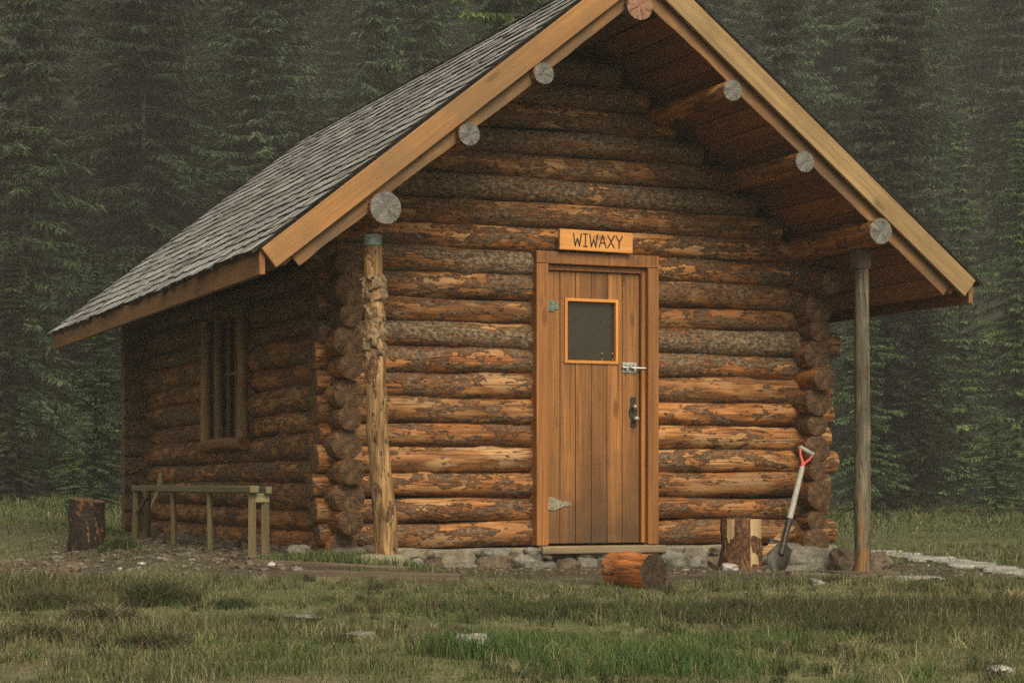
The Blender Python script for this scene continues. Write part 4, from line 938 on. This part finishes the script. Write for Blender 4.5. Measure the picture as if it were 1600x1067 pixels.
VAR = []
specs = [(12, 2.4, 1, 1.1, .03, .45, 0), (12, 1.8, 2, 1.1, .02, .40, 0), (12, 2.9, 3, 1.15, .03, .55, 0), (12, 2.1, 4, 1., .06, .5, .05), (12, 1.5, 5, 1.1, .02, .3, .03), (12, 2., 6, 1.05, .10, .55, 0)]
def trunk_mb(h, r, seed):
    rg = random.Random(seed); mb = MB(); n = 10
    mb.tube([(.02*h/12*math.sin(k*1.7+seed), .02*h/12*math.cos(k*1.3), h*k/n*.995-.15*(k == 0)) for k in range(n+1)], [r*(1-.93*k/n) for k in range(n+1)], 8)
    for k in range(14):
        zz = h*rg.uniform(.15, .9); a_ = rg.random()*6.28; L_ = (1-zz/h)*1.1
        mb.tube([(0, 0, zz), (L_*math.cos(a_), L_*math.sin(a_), zz-.2*L_)], [.03*(1-zz/h)+.008, .006], 4)
    return mb
for sp in specs:
    V_, q, tp, sh_ = conifer_arrays(*sp)
    me = np_mesh('crown', V_, q.ravel(), np.full(len(q), 4), M['needles'], {'tip': tp, 'shade': sh_})
    to = trunk_mb(sp[0], .09, sp[2]).build('trunk', M['trunk'], None, True); tm = to.data; bpy.data.objects.remove(to)
    VAR.append((me, tm))
def tree(px, Y, h, var, col, tip, label, group=None, wide=1., rz=0., name='spruce_tree', base=None):
    me, tm = VAR[var]; X = at(px, Y); H0 = 12.
    o = empty(name, (X, Y, gz(X, Y)-.03), rz, label, 'tree', group); k = h/H0; o.scale = (k*wide, k*wide, k)
    c = bpy.data.objects.new('crown', me); COL.objects.link(c); c.parent = o; c.color = (*col, tip)
    t_ = bpy.data.objects.new('trunk', tm); COL.objects.link(t_); t_.parent = o
    return o
N = (1, 1, 1)
tree(1385, 37, 10.4, 2, (.85, .85, .8), .5, 'big dark spruce rising behind the right roof slope and grey post', wide=.95, rz=.4)
tree(1348, 30, 5.0, 1, (1.8, 2.2, 1.6), 1., 'dark green young spruce directly behind the grey post', wide=1.25, rz=2.)
tree(1502, 43, 8.6, 4, (2.3, 2.7, 1.8), 1., 'pale green slender spruce standing clear right of the roof', wide=1.3, rz=1.)
tree(1590, 35, 6.9, 1, (1.9, 2.3, 1.5), 1., 'bright green spruce at the right edge of the forest', wide=1.1, rz=3.)
tree(1556, 31, 1.7, 0, (1.9, 2.3, 1.5), 1., 'small bushy green fir at the forest foot on the right', wide=2.2, rz=1., name='young_fir')
tree(1450, 36, 4.4, 5, (.8, .85, .75), .5, 'low dark spruce in the gap beside the grey post', wide=1.5, rz=5.)
tree(1255, 56, 13.3, 4, (2.6, 2.8, 2.4), .9, 'greyish spruce with bare pointed top above the right roof slope', rz=.2)
tree(800, 34, 12.6, 0, (2.2, 2.6, 1.2), 1., 'yellow green spruce peeping over the left roof slope', rz=2.4, wide=1.1)
tree(225, 40, 14.5, 2, (.9, .95, .85), .7, 'huge dark spruce left of the shingle roof', rz=.9)
tree(420, 46, 16, 0, (.85, .85, .8), .55, 'tall dark spruce standing right behind the left eave', rz=1.7, wide=1.15)
tree(40, 36, 13.5, 3, (1.3, 1.35, 1.1), .8, 'tall spruce with bare lower trunk at the left edge', rz=3.9)
tree(150, 29, 3.9, 1, (1.2, 1.4, 1.1), 1., 'mid green young spruce under the left eave tip', wide=1.5, rz=2.1)
tree(116, 27, 1.25, 1, (2.2, 2.7, 1.7), 1., 'little light green fir in the grass near the dark round', wide=2., rz=.5, name='young_fir')
tree(240, 33, 3.3, 5, (.85, .95, .8), .6, 'dark spruce low down behind the far end of the bench', wide=1.5, rz=4.)
tree(20, 30, 4.2, 0, (.7, .72, .62), .5, 'dark drooping spruce low at the left edge', wide=1.2, rz=5.)
tree(590, 44, 15, 5, (1.9, 2.0, 1.8), .7, 'misty grey green spruce above the middle of the roof', rz=1.1)
rg = random.Random(77); placed = []
rows = ((44, 9, 13., .95), (52, 10, 15., 1.05), (61, 11, 16., 1.15))
for (Y0, n, h0, br) in rows:
    for k in range(n):
        px = -60+1720*(k+.5)/n+rg.uniform(-60, 60); Y = Y0+rg.uniform(-3.5, 3.5)
        c_ = br*rg.choice((.6, .8, 1.1, 1.5, 2.2))*rg.uniform(.85, 1.15)
        tree(px, Y, h0*rg.uniform(.8, 1.2), rg.choice((0, 0, 1, 2, 3, 4, 5)), (c_, c_*rg.uniform(1., 1.12), c_*.92), rg.uniform(.3, 1.), 'tall spruce in the dark dense forest behind the cabin', 'spruces of the forest behind the cabin', rg.uniform(.85, 1.15), rg.random()*6.28)

# the wood further up the slope reads as one mass
def far_wood():
    rs = np.random.RandomState(8); base = [conifer_arrays(12, r_, s_, (.3), .05, .4, fat=2.) for r_, s_ in ((2., 21), (1.6, 22), (2.3, 23))]
    Vs, Q, T, S2 = [], [], [], []; off = 0
    for k in range(400):
        Y = 68+112*rs.uniform()**1.1; X = rs.uniform(-.30, .30)*Y*1.08; b_ = base[rs.randint(3)]; s_ = rs.uniform(.9, 1.5); a_ = rs.uniform(0, 6.28)
        v_ = b_[0]*s_; v_ = np.stack([v_[:, 0]*math.cos(a_)-v_[:, 1]*math.sin(a_)+X, v_[:, 0]*math.sin(a_)+v_[:, 1]*math.cos(a_)+Y, v_[:, 2]+gz(X, Y)], -1)
        Vs.append(v_); Q.append(b_[1]+off); T.append(b_[2]); S2.append(np.clip(b_[3]+rs.uniform(-.2, .35), 0, 1)); off += len(v_)
    q = np.concatenate(Q)
    me = np_mesh('far_forest', np.concatenate(Vs), q.ravel(), np.full(len(q), 4), M['needles'], {'tip': np.concatenate(T), 'shade': np.concatenate(S2)})
    o = bpy.data.objects.new('far_forest', me); COL.objects.link(o); o.color = (1.5, 1.6, 1.45, .8)
    tag(o, 'misty conifer forest covering the mountainside behind everything', 'forest', kind='stuff')
far_wood()

# ------------------------------------------------------------------ mist
HAZE = .0018
if HAZE:
    mb = MB().box((-270, -35, -2), (270, 430, 125)); m = bpy.data.materials.new('mist'); m.use_nodes = True; t_ = m.node_tree; t_.nodes.clear()
    o_ = t_.nodes.new('ShaderNodeOutputMaterial'); v_ = t_.nodes.new('ShaderNodeVolumePrincipled'); v_.inputs['Color'].default_value = (.88, .88, .84, 1); v_.inputs['Density'].default_value = HAZE
    v_.inputs['Anisotropy'].default_value = .2
    t_.links.new(v_.outputs[0], o_.inputs['Volume'])
    hz = mb.build('haze', m, None); hz['kind'] = 'stuff'; hz['label'] = 'thin pale mist hanging over the meadow and forest'; hz['category'] = 'mist'
